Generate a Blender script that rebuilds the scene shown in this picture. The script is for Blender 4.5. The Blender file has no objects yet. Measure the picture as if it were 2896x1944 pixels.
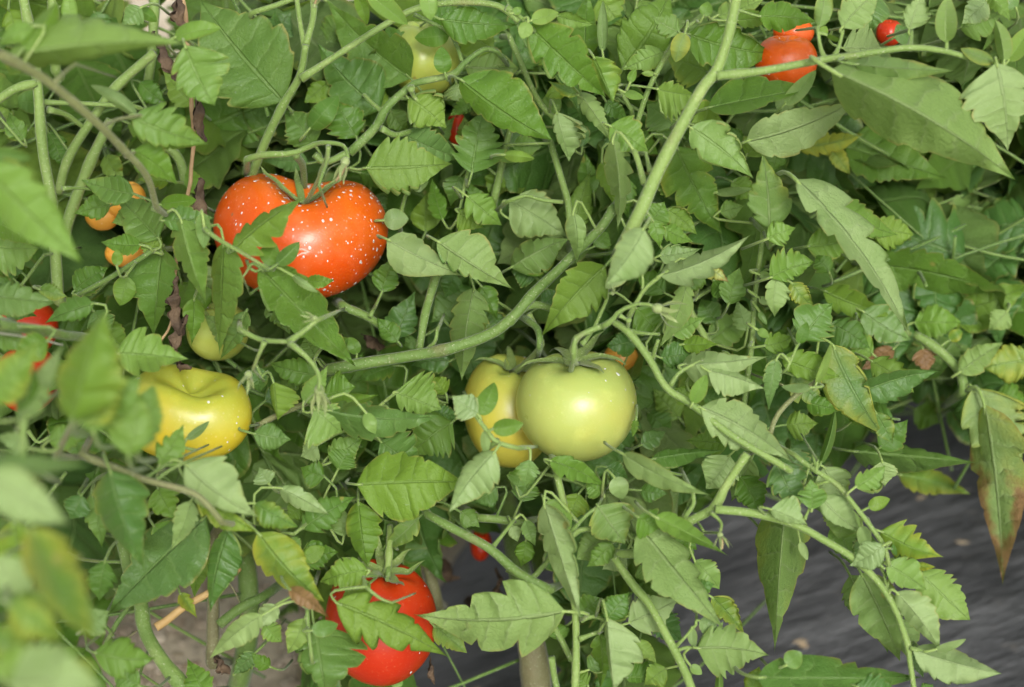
import bpy, math, random
import numpy as np
from mathutils import Vector, Matrix, Euler, noise as mnoise

S = bpy.context.scene
COL = S.collection
# ------------------------------------------------------------------ camera
PITCH = 35.0
CAMZ = 1.0
HFOV = 28.0
FOCUS = 1.045
cam_d = bpy.data.cameras.new('camera')
cam = bpy.data.objects.new('camera', cam_d)
COL.objects.link(cam)
cam.location = (0, 0, CAMZ)
cam.rotation_euler = (math.radians(90 - PITCH), 0, 0)
cam_d.sensor_width = 36
cam_d.angle = math.radians(HFOV)
cam_d.clip_start = 0.05
cam_d.clip_end = 60
cam_d.dof.use_dof = True
cam_d.dof.focus_distance = FOCUS
cam_d.dof.aperture_fstop = 6.3
S.camera = cam
# ------------------------------------------------------------------ sky, sun, exposure
SUN_EL, SUN_AZ = 41.0, 168.0            # soft overcast light from above and behind the camera
w = bpy.data.worlds.new('World'); S.world = w; w.use_nodes = True
nt = w.node_tree
sky = nt.nodes.new('ShaderNodeTexSky'); sky.sky_type = 'NISHITA'; sky.sun_disc = False
sky.sun_elevation = math.radians(SUN_EL); sky.sun_rotation = math.radians(SUN_AZ)
sky.air_density = 1.0; sky.dust_density = 4.0; sky.ozone_density = 1.0
hs = nt.nodes.new('ShaderNodeHueSaturation'); hs.inputs['Saturation'].default_value = 0.18
nt.links.new(sky.outputs[0], hs.inputs['Color'])
nt.links.new(hs.outputs[0], nt.nodes['Background'].inputs['Color'])
nt.nodes['Background'].inputs['Strength'].default_value = 0.15
sun_d = bpy.data.lights.new('sun', 'SUN'); sun_d.energy = 1.75; sun_d.angle = math.radians(13)
sun_d.color = (1.0, 0.97, 0.93)
sun = bpy.data.objects.new('sun', sun_d); COL.objects.link(sun)
az, el = math.radians(SUN_AZ), math.radians(SUN_EL)
sdir = Vector((math.sin(az) * math.cos(el), math.cos(az) * math.cos(el), math.sin(el)))
sun.rotation_euler = sdir.to_track_quat('Z', 'Y').to_euler()
S.view_settings.view_transform = 'Standard'
S.view_settings.look = 'None'
S.view_settings.exposure = 0.57
S.view_settings.gamma = 1.0
S.view_settings.use_curve_mapping = False
S.render.engine = 'CYCLES'
S.cycles.use_denoising = True
S.cycles.max_bounces = 8

# hand-measured leaflets and stems: where each begins and ends as seen from the camera, its half widths, its distance
LEAF_DATA = '''
T 0 0
60 380 1310 300 190 110 -18 usl f=a
150 340 390 20 60 90 -19 ueg
230 180 -20 320 60 60 -18 usl
1190 260 1515 195 70 50 -8 uel
1265 310 1470 725 175 140 -9 utl
1945 700 1370 0 270 270 4 usk f=q
940 800 620 585 35 55 -11 uep
900 800 1425 985 150 100 -11 uto
870 840 1435 990 40 80 -7 usg
910 1030 1225 1275 100 80 -9 usg
-140 1120 575 1810 190 150 -26 usl
-80 1050 220 1085 50 50 -23 uel
-60 1130 180 1190 60 60 -24 uey
490 170 480 -60 55 55 -5 uel
970 50 825 180 70 60 -1 usl
940 60 1075 150 40 40 0 ueg
800 110 620 95 40 50 9 usk
920 1330 550 1230 90 90 -3 uso
1090 1640 795 1330 110 130 -1 usg
1100 1400 1345 1370 50 50 -4 ueg
1110 1510 1460 1490 80 75 -5 usg
600 520 850 560 60 60 10 usk
60 900 -60 700 90 90 6 usk
170 960 60 770 70 60 4 uso
330 900 440 1160 70 60 6 usk
950 560 1150 720 70 70 7 usk
720 1060 860 1290 60 60 7 usk
640 80 740 280 70 70 7 usk
60 60 130 310 80 70 5 usk
1500 560 1700 1000 130 130 9 usk
1330 720 1110 480 80 80 6 uso
1160 1240 930 1230 50 50 2 uso
1360 1330 1290 1120 50 50 3 usg
120 380 60 520 70 60 -14 uso
T 1 0
760 -50 1040 170 65 55 -6 uel f=v
1170 -60 1195 140 60 55 -6 uel
690 -40 760 170 40 40 -4 ueg
1060 540 470 -20 190 140 4 usg f=q
850 760 410 280 150 180 5 usg
990 360 890 170 90 70 6 usk
365 885 565 655 70 75 3 ueg
690 945 545 680 120 100 4 usk
890 740 790 605 60 60 6 usg
1040 670 1310 885 140 120 2 usg f=a
1010 920 1410 1085 100 115 3 usg
750 1150 1345 1120 170 170 2 usg f=a
395 1000 180 750 110 110 5 usk
500 560 330 705 60 60 6 uso
1255 130 1800 170 90 115 1 usg f=a
1630 340 1300 165 100 100 4 usk
1430 460 1800 470 120 120 5 dso
1390 540 2030 960 200 90 -1 usg f=r
1295 505 1270 320 55 55 1 ueg
1325 240 1085 260 65 65 3 uek
1475 1190 1570 735 120 150 3 utg
1495 680 1325 795 40 45 4 utk
1370 570 1400 705 75 75 5 utp
1440 1340 1685 1545 85 85 2 utl
1600 1060 1910 1070 40 40 3 uel
1280 1510 1205 1215 55 55 5 usg
1160 1590 1170 1310 80 80 7 usk
870 1510 1045 1500 65 65 3 uep
360 1120 50 1105 60 70 6 usk
60 350 240 80 90 110 8 usk
170 380 130 60 70 70 6 usg
480 300 640 80 90 90 8 usk
580 130 680 330 70 60 7 uso
1180 140 1420 60 70 60 6 usk
1050 250 1120 190 80 80 9 usk
1600 620 1740 800 80 70 6 usk
700 1180 1060 1300 60 70 6 usk
1060 1230 1180 1250 60 70 5 uep
920 760 1040 900 60 60 6 usk
650 860 780 800 60 60 7 uso
480 760 380 640 60 60 8 usk
1400 1200 1330 1420 70 70 7 usk
1540 1440 1460 1240 60 60 7 usg
1680 1180 1590 1330 60 60 7 usk
1380 1450 1560 1560 70 90 4 usg
800 1340 900 1440 60 60 7 usk
130 430 230 350 40 40 5 uep
1240 1010 1370 790 55 45 8 usk
1440 990 1420 800 50 50 8.5 usk
T 2 0
110 170 645 665 140 140 -4 utg f=r
555 385 695 705 120 45 -3 usy
450 650 240 552 40 40 -2 usb
450 630 665 960 65 55 -1 dsl
665 860 945 1055 120 100 -4 usl f=v
690 955 720 1585 75 65 -4 dtl
755 475 1085 -50 170 130 3 usk f=r
1040 360 750 482 65 70 1 usl
1190 230 1790 370 140 150 1 usg f=a
1150 225 955 108 65 65 -1 dto
1185 225 1120 428 60 55 -2 dey
1310 112 1342 12 40 40 -1 uel
808 568 848 472 28 25 -1 uel
975 505 885 505 20 20 0 uel
765 630 905 670 25 30 -1 uel
990 610 1260 650 60 150 0 utl
1120 870 925 715 110 90 3 usg
1350 500 1050 390 130 130 6 uso
1340 740 2085 590 130 60 -1 usg f=q
1215 870 1655 1225 135 115 -3 usl f=a
1225 850 1470 845 120 30 0 usg
1600 970 2352 690 105 140 -2 dsp f=r
1120 1000 1435 1600 120 150 2 uto
1080 1225 1245 1130 50 55 3 usk
1762 1570 1710 1035 125 120 -2 dso f=a
1600 1070 1790 830 70 80 3 usl
305 765 390 1108 135 45 0 utp
0 1000 215 1005 60 70 4 usg
-60 1060 155 1088 35 40 1 uel
430 1580 548 1145 85 75 4 usk
615 1100 690 1390 60 60 1 usg
930 1550 1045 1378 90 90 2 usg
1050 1430 1270 1610 70 70 3 uso
-20 1380 390 1630 140 140 5 usp
130 142 322 88 52 42 -5 uel
300 110 578 172 42 52 -2 usg
110 150 70 268 48 42 -5 uel
5 90 65 55 25 25 -5 uel
500 400 520 -60 80 75 5 usg
620 360 622 5 35 38 3 uep
600 -20 760 195 95 90 6 usl
640 690 792 818 50 55 3 usk
380 600 220 665 45 45 3 usg
1400 110 1730 -10 60 70 5 usl
1530 140 1800 120 55 50 1 usl
1420 1450 1590 1410 55 55 4 usl
1390 1320 1640 1290 25 30 4 uep
880 0 960 160 70 60 8 usk
60 480 160 300 70 70 6 usk
250 430 90 330 60 60 7 uso
210 780 340 640 60 60 5 usk
480 1010 420 800 60 60 5 usk
560 1330 500 1040 60 60 6 usg
760 1200 800 1500 80 80 6 uso
1000 960 1080 720 60 60 5 uso
820 900 1010 1060 70 70 5 usg
1130 1300 960 1250 60 60 4 usk
1440 600 1620 440 80 80 6 usk
1560 1000 1480 860 60 60 4 usk
1500 1240 1660 1340 70 70 5 usk
T 3 0
-70 110 335 150 85 85 -1 usg
345 190 385 -110 55 65 -6 dey
505 190 770 -70 95 95 -6 dsl
365 235 400 180 28 28 -6 uel
400 240 515 285 15 15 -6 uel
965 205 1070 -70 65 95 -6 dsp
1220 295 1235 -30 62 72 -7 del
1545 425 1318 333 45 45 -7 dey
1615 425 1555 138 42 62 -7 del
1640 420 1800 170 60 60 -6 uel
510 330 800 345 135 40 -1 dtp
430 480 1695 1235 250 215 -10 dsl f=a ro=0
1565 430 1640 1045 150 240 -8 dsp f=q
590 440 1295 485 60 85 -9 dso
520 1000 1225 1225 180 140 12 usk
200 1010 655 915 60 70 10 usb
430 1010 565 1195 50 50 11 usy
440 1180 690 1290 70 60 15 usc
190 1230 975 2315 150 75 -4 dtp f=q bow=0.05
440 1390 890 1610 90 120 3 usl
1500 0 1325 165 70 70 3 usp
1515 -40 1665 155 55 50 0 usg
1310 190 1600 90 70 90 6 usk
760 -20 700 240 80 80 3 usg
860 260 1000 190 60 70 3 usk
1700 60 1600 -60 60 60 4 uel
1650 700 1752 500 70 90 3 usk
540 560 740 860 80 80 9 usk
80 980 30 1180 70 70 4 usg
150 760 80 640 60 60 3 uep
110 720 330 480 50 50 -2 uep
T 0 1
-70 110 275 130 70 150 -3 usl
-70 -60 235 110 90 70 -6 usg
-90 450 385 505 95 95 -8 usl
265 410 465 465 52 52 -6 usy
645 510 300 650 70 75 -6 usg
965 110 688 88 60 60 -1 usg
1105 155 935 15 70 70 -1 usg
800 255 800 138 38 38 -2 ueg
505 425 745 260 80 85 1 usk
870 320 820 525 75 70 0 ueg
1110 130 1050 745 105 175 0 usg f=r
1235 -70 1415 525 115 75 -6 utl
1530 90 1500 865 115 55 -6 usl f=r
1378 -110 1395 135 48 45 -7 uel
790 850 1295 890 135 105 -8 utl f=a
490 1320 730 550 130 230 -28 uso
140 1310 440 790 70 80 -25 usp
-90 1170 280 740 130 130 -28 usy
165 1290 245 930 65 60 -25 usg
950 1510 1020 1075 105 60 -20 uso
540 1320 860 1040 130 120 -27 usy
1090 1620 1260 1330 80 80 -12 utl
1275 1440 1432 1315 25 28 -8 uep
1240 360 1340 620 90 90 4 usk
1400 560 1290 330 80 80 3 usg
1350 250 1440 440 70 70 3 usp
640 560 760 720 80 80 3 usk
480 900 330 1120 80 80 2 usk
560 1200 400 1000 90 90 1 usk
700 640 900 880 80 80 5 usk
1000 960 880 800 70 70 3 usg
150 300 60 250 70 70 0 usk
930 1500 1050 1060 150 90 -24 uso
880 1560 950 1120 160 120 -26 uso
690 1260 980 980 120 110 -26 usl
640 1400 640 880 150 160 -27 usl
1690 560 1500 900 60 70 -1 usk
1650 780 1400 590 70 70 2 dsg
1330 470 1310 800 60 60 0 usg
-60 700 240 800 80 80 -12 usg
330 760 60 900 80 80 -14 uso
20 560 260 600 60 50 -3 usg
760 -160 500 -100 70 70 2 usg
930 -120 760 -40 60 60 1 usk
330 1450 600 1380 70 70 -14 usl
200 1500 -40 1420 60 60 -20 usp
T 1 1
-162 150 340 -220 60 135 -7 utk f=q
60 245 135 105 72 60 -7 uek
140 245 298 88 45 52 -7 uek
15 255 685 945 155 145 -6 usg f=a
345 355 540 348 38 42 -4 usk
245 315 425 435 22 25 -7 uep
95 450 235 725 85 80 -1 usk
895 70 1425 325 95 130 -3 dsp f=a
1235 80 1765 415 155 95 -3 dtl
860 435 965 175 75 70 2 usk
955 745 1095 415 95 90 5 usk
975 775 825 605 60 60 3 usg
1490 400 1408 1045 110 95 2 dsg
1445 450 1190 645 110 110 6 usk
1535 385 1655 625 65 60 4 usg
955 935 675 1055 55 65 3 usk
1335 900 1060 935 70 70 4 usk
955 1115 1275 1235 165 85 0 utl
325 1190 492 935 55 65 -4 usl
400 1230 600 1395 105 185 -5 usl f=v
465 1135 685 1075 115 45 -1 usg
480 1240 1255 1278 75 125 -5 usg f=a
465 1225 845 1135 55 40 -2 usg
750 1255 818 1400 48 42 -6 uel
1345 1320 1040 1560 140 140 3 usk
850 1450 1160 1650 125 115 -1 utl
505 1600 740 1425 85 80 0 usl
-20 1400 245 1440 80 85 -3 usg
118 1045 150 1315 135 25 -2 usg
-10 945 25 1125 58 55 -1 uso
440 1000 95 915 80 80 2 uso
1520 1272 1338 1140 85 80 -8 usp
1520 1272 1632 1050 60 62 -8 ueg
1615 1370 1830 1330 55 58 -8 ueg
1570 1375 1570 1545 32 32 -8 uep
300 950 160 1110 80 80 3 usk
640 1210 880 1370 80 60 0 usg
1180 1240 1420 1290 60 60 4 usk
1300 1130 1210 1010 60 60 4 usk
950 1290 1010 1400 50 50 1 ueg
620 850 540 740 60 60 3 usk
410 880 330 720 70 80 3 usg
690 860 640 740 40 40 2 ueg
60 1180 240 1100 70 70 3 usk
1600 560 1700 760 80 70 6 uso
1100 760 1010 800 50 60 5 usk
1350 300 1290 480 60 60 5 usg
420 1480 300 1560 70 60 0 usp
T 2 1
640 250 195 745 155 125 -4 usk f=q
905 -10 640 385 155 85 -11 usp f=r
800 285 640 410 50 50 -4 dep
1010 320 1635 38 60 110 -5 dtp bow=-0.05
1005 185 1305 130 65 60 0 usp
1300 245 1485 365 45 50 -1 utc
960 -60 1012 135 50 50 0 usg
1035 -10 1245 90 50 55 2 usl
-10 265 395 65 75 130 3 dso
165 335 -10 285 70 75 4 usk
-20 -70 365 65 70 75 5 usp
420 -110 440 235 58 55 -4 usp
850 540 1010 715 110 110 0 usg
1195 370 998 825 75 52 -3 dsl
1095 725 1325 605 60 62 -1 usl
1015 880 1245 850 75 75 -1 usg
1165 790 1425 785 52 50 -1 usg
1160 930 1765 870 65 130 -5 dsp f=a
1340 970 1735 1095 40 115 -5 dsp
1235 1195 1332 998 45 50 -6 uel
1230 1185 1115 1085 60 65 -2 usk
1300 1150 1490 1150 62 62 -2 usk
1290 1220 1945 1615 115 140 -6 dsp f=q
1350 770 1655 585 85 95 7 usl
1485 1470 1175 1450 80 80 1 usg
960 1575 1460 1515 40 70 -3 usk
1480 520 1560 260 70 70 2 usg
1610 700 1540 480 60 60 5 usp
1690 560 1745 655 22 20 -1 uel
1680 690 1758 745 28 25 -1 uel
1690 470 1760 520 25 25 -1 uep
1690 310 1780 330 25 30 -1 uep
860 760 640 800 70 70 3 usk
1450 880 1560 1060 80 80 4 usg
930 1250 1100 1420 90 90 9 usk
1150 1300 960 1080 80 80 9 usk
1050 440 840 300 80 80 4 usk
560 120 660 20 70 70 4 usk
200 520 330 420 60 60 2 usk
880 1480 1060 1380 60 60 4 uso
1290 260 1160 460 80 60 3 uso
1380 350 1480 470 60 60 4 usk
1620 1450 1560 1250 60 60 2 uso
850 1300 825 1425 22 22 -2 usg
1400 640 1290 480 70 70 6 usk
T 3 1
10 335 320 228 110 65 -3 utl
60 330 45 605 90 52 -3 utp
-10 70 195 -10 75 75 -3 utl
155 365 325 545 62 62 -1 usy
235 765 445 505 115 115 -2 utl
210 785 268 638 38 38 -4 uek
-30 800 175 735 62 62 -1 utg
90 880 492 1012 105 72 -3 usg
60 885 5 1255 52 62 -4 usl
440 790 785 1415 110 175 2 usy f=a
615 1125 1175 968 52 125 2 usg f=v
735 1255 855 1475 62 62 3 usy
358 1610 458 1238 28 30 -4 ueg
295 1085 92 1078 28 30 -4 uep
328 1065 432 778 25 25 -4 uel
690 240 1605 435 115 125 12 usg
375 420 890 605 80 90 8 usk
1235 545 1010 470 52 52 15 usy
1060 470 900 440 60 60 14 usg
1200 610 1810 375 130 130 14 usg
1305 985 1610 775 75 75 9 dsl
1810 900 1445 960 125 115 10 usy
1060 815 1092 985 62 62 10 usx
865 815 638 965 52 55 8 usx
1250 900 790 860 110 110 14 usk
1400 1085 1660 1780 240 150 9.2 dsw f=a ro=.7
1480 1200 1605 2440 190 120 8.5 dsw f=r ro=0
570 1520 1435 1600 65 100 6 usk f=a
1545 1150 1800 1180 100 100 14 usg
600 640 480 880 90 90 6 usk
720 860 560 760 80 80 6 usl
260 120 620 60 90 110 6 uso
420 300 330 180 60 60 3 usg
1640 560 1500 700 70 70 11 dsl
700 900 1000 1120 90 100 4 usg
480 1200 760 1100 80 90 3 usl
860 1300 560 1260 90 80 5 usk
640 560 980 760 110 100 7 usl
1000 640 1330 640 100 90 11 usl
420 640 700 820 90 90 5 usg
900 120 1240 220 110 90 14 usl
160 1000 400 1200 80 90 1 uty
760 1500 960 1300 80 80 6 uso
1240 760 1330 700 40 40 10 uey
700 0 1000 40 80 110 8 usl
1500 600 1800 540 110 110 17 usk
1100 250 1350 120 110 110 22 usg
1460 240 1600 0 120 120 20 dsp
260 1180 520 1240 60 60 1 uso
120 1340 350 1330 70 90 2 usk
560 1330 680 1200 50 50 4 usg
1000 1230 1180 1330 80 80 20 uso
T 0 2
-110 90 490 450 130 160 -38 dsp f=a
-90 50 610 40 70 75 -36 usl
210 470 660 1260 165 115 -38 usy f=r
750 80 1005 790 175 135 -15 usg
100 420 100 960 130 130 -16 uso
60 1540 720 1570 220 160 -38 dsp
-70 1240 315 1335 100 110 -36 usy
70 1000 490 1030 80 90 -34 usl
640 1330 1065 1370 115 115 -12 utg
1410 395 735 1075 205 155 -5 usg f=r
1310 290 1168 635 65 70 -8 usp
1265 40 1775 405 175 125 -12 dsp f=a
1340 215 1760 505 40 105 -10 usy
1565 475 1438 1060 140 60 -6 uso
1795 1075 1432 1375 85 62 -8 usp
1410 1630 1278 1365 80 80 -5 uso
1230 920 1352 1100 42 42 2 usy
1405 635 1330 955 52 52 2 uso
1752 1330 1600 1480 60 60 0 usg
560 250 480 420 80 80 -8 usk
630 240 700 620 80 80 -6 uso
1080 200 1200 420 90 90 -6 usk
1050 460 1180 560 80 70 -4 uso
300 900 500 640 110 110 -20 uso
720 700 680 980 90 90 -8 usg
560 1180 760 1040 90 90 -14 usp
960 1560 760 1440 90 70 -8 usk
300 1440 560 1300 80 80 -26 usl
20 800 180 1160 90 90 -30 uso
60 1000 430 1250 110 110 -36 usy
430 880 650 1190 90 120 -33 usl
-60 680 270 960 110 100 -34 dsp
300 1600 660 1410 120 100 -37 uey
-40 1400 380 1480 130 110 -37 usl
T 1 2
685 180 1435 165 170 215 -4 usg f=q
1638 -50 1318 380 135 75 -8 usp f=r
315 485 680 262 105 95 -4 usg
160 205 505 390 62 55 -6 usp
-10 310 295 475 62 92 -8 usy
10 510 470 985 135 105 -10 usy f=a
220 890 510 1105 45 50 -10 usx
285 715 575 640 92 80 -3 usk
320 700 470 610 50 55 -4 ueg
700 295 765 745 115 75 -2 uso
765 765 432 850 95 85 -6 usl f=v
785 850 582 970 60 62 -5 usk
545 985 1325 1365 135 160 -8 utg f=a
395 1130 485 1640 240 125 -6 utg f=q
378 1180 562 1135 50 52 -8 ueg
335 1095 215 1340 70 72 -6 usl
145 1000 -10 1165 60 62 -7 usp
1215 1145 1445 1335 72 62 -2 usy
2118 1049 1075 1070 195 200 -6 dtl f=a
1112 408 838 645 62 62 -1 dso
1395 365 1535 480 62 62 -1 usk
90 180 20 60 70 60 -3 usp
470 130 300 60 80 70 -1 usk
560 80 640 -60 90 80 -1 usg
330 320 220 420 70 60 -2 usk
600 540 560 330 60 60 0 usp
200 560 320 660 60 60 -4 usg
60 1130 180 1260 60 60 -5 usl
100 1430 -30 1330 50 40 0 uso
1650 200 1500 300 80 80 1 usk
850 420 700 400 60 60 1 usk
960 600 870 420 60 60 1 usk
930 1520 1000 1560 40 40 2 uel
T 2 2
1560 120 1700 420 100 90 1 usk
1640 0 1500 300 80 80 2 dsg
1200 500 1100 760 80 90 0 usg
1250 700 1420 900 70 70 -2 usl
900 620 1100 760 90 80 2 usk
1000 1060 1180 1260 80 90 0 usk
1060 1440 900 1560 70 70 -1 usl
255 15 635 192 65 65 -4 usg
125 10 90 195 60 62 -5 utl
756 -31 1355 252 52 75 -7 usp f=r
1490 -20 1325 215 110 110 -2 usp
585 325 775 590 150 115 -5 dso
225 300 400 490 80 90 -5 ueg
220 310 475 1112 115 75 -6 dsp f=r
975 400 1485 672 65 55 -8 usl f=a
860 400 1005 480 92 92 -7 usg
870 470 1465 1185 135 155 -6 dsl f=q
795 1130 1155 955 112 112 -4 dsp
645 1115 805 915 92 92 -5 uso
650 1090 700 1610 195 20 -6 dtp
845 1250 988 1402 42 42 -4 usl
775 1500 1015 1528 112 35 0 usk
1265 1300 1765 1352 135 155 -5 dtl f=a
1365 950 1600 1225 75 62 -2 usy
1265 905 1392 862 45 48 -3 usg
1195 830 1275 845 25 30 -3 uey
690 580 508 745 60 62 -3 usk
655 530 438 695 92 92 -1 dsg
780 640 615 765 82 82 -2 dsp
450 1085 615 955 82 82 -2 usg
1620 1610 1692 1425 62 62 -4 usy
875 220 1065 242 52 52 -1 usg
95 420 162 605 45 48 -2 usl
95 560 60 745 62 62 0 usg
0 460 40 575 40 40 0 usp
600 1200 600 1600 60 60 -3 usg
340 1250 300 1120 60 60 -2 usg
700 130 760 280 60 60 -4 uep
640 60 800 140 60 60 -1 usk
460 240 380 440 80 70 -1 uso
60 300 160 120 90 80 0 uso
30 200 60 60 70 70 -1 usg
1010 600 960 800 60 70 -3 usg
880 720 960 860 60 60 -1 usg
520 1450 640 1360 60 60 -3 usl
520 1560 420 1440 60 60 -2 usg
780 1290 800 1430 50 50 -4 uso
1280 1110 1420 1190 50 50 -5 usp
1220 1420 1300 1480 30 30 -5 uel
1080 30 900 160 80 80 0 usk
620 240 500 160 60 60 -3 usl
1230 1160 1250 1300 30 30 -5 uep
1420 1460 1395 1700 25 25 -5 uel
T 3 2
380 60 560 330 110 100 -2 dsp
300 120 420 420 90 90 0 usg
470 420 600 760 100 90 -2 usg
700 520 620 760 80 80 -3 usl
880 1100 1000 1420 90 80 -2 dso
760 1000 820 1340 90 90 -1 usg
560 800 700 1180 110 100 0 dsg
-40 500 160 760 80 80 0 usg
100 -60 320 200 100 90 2 usk
355 260 645 510 115 65 -5 dsp
595 200 805 50 52 92 -6 utl
685 340 835 280 45 45 -5 ueg
765 500 1208 678 115 82 -5 uty f=a
838 620 995 642 45 45 -5 ueg
848 692 1085 648 35 38 -4 usg
995 735 1150 745 25 28 -4 usb
805 725 1085 905 112 82 -6 usl
1035 780 1385 1110 112 132 -4 usl f=a
875 915 1175 1305 112 62 -6 dsp
635 785 905 1395 120 132 -3 dso f=r
795 595 548 742 92 85 -7 usp
990 1310 1600 1475 72 135 -6 dsp f=q
1145 1310 1355 1238 25 28 -6 dep
1000 1325 1065 1505 42 42 -3 usk
-80 1500 1050 1500 110 135 -8 uto f=a
50 30 200 340 120 110 -4 usk
125 290 45 1335 150 145 -3 dso f=a ro=0
15 350 270 455 112 42 -7 usp
300 355 290 140 72 72 -6 utl
890 110 1390 250 75 82 16 usy
540 320 480 560 110 110 -3 dso
640 460 680 640 45 45 -5 uep
220 570 270 700 25 30 -4 dep
120 1420 230 1330 60 60 -8 uel
600 1560 900 1620 100 100 -7 usg
780 20 800 200 80 80 2 usp
1060 1620 1130 1545 50 50 -5 usl
'''
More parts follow.
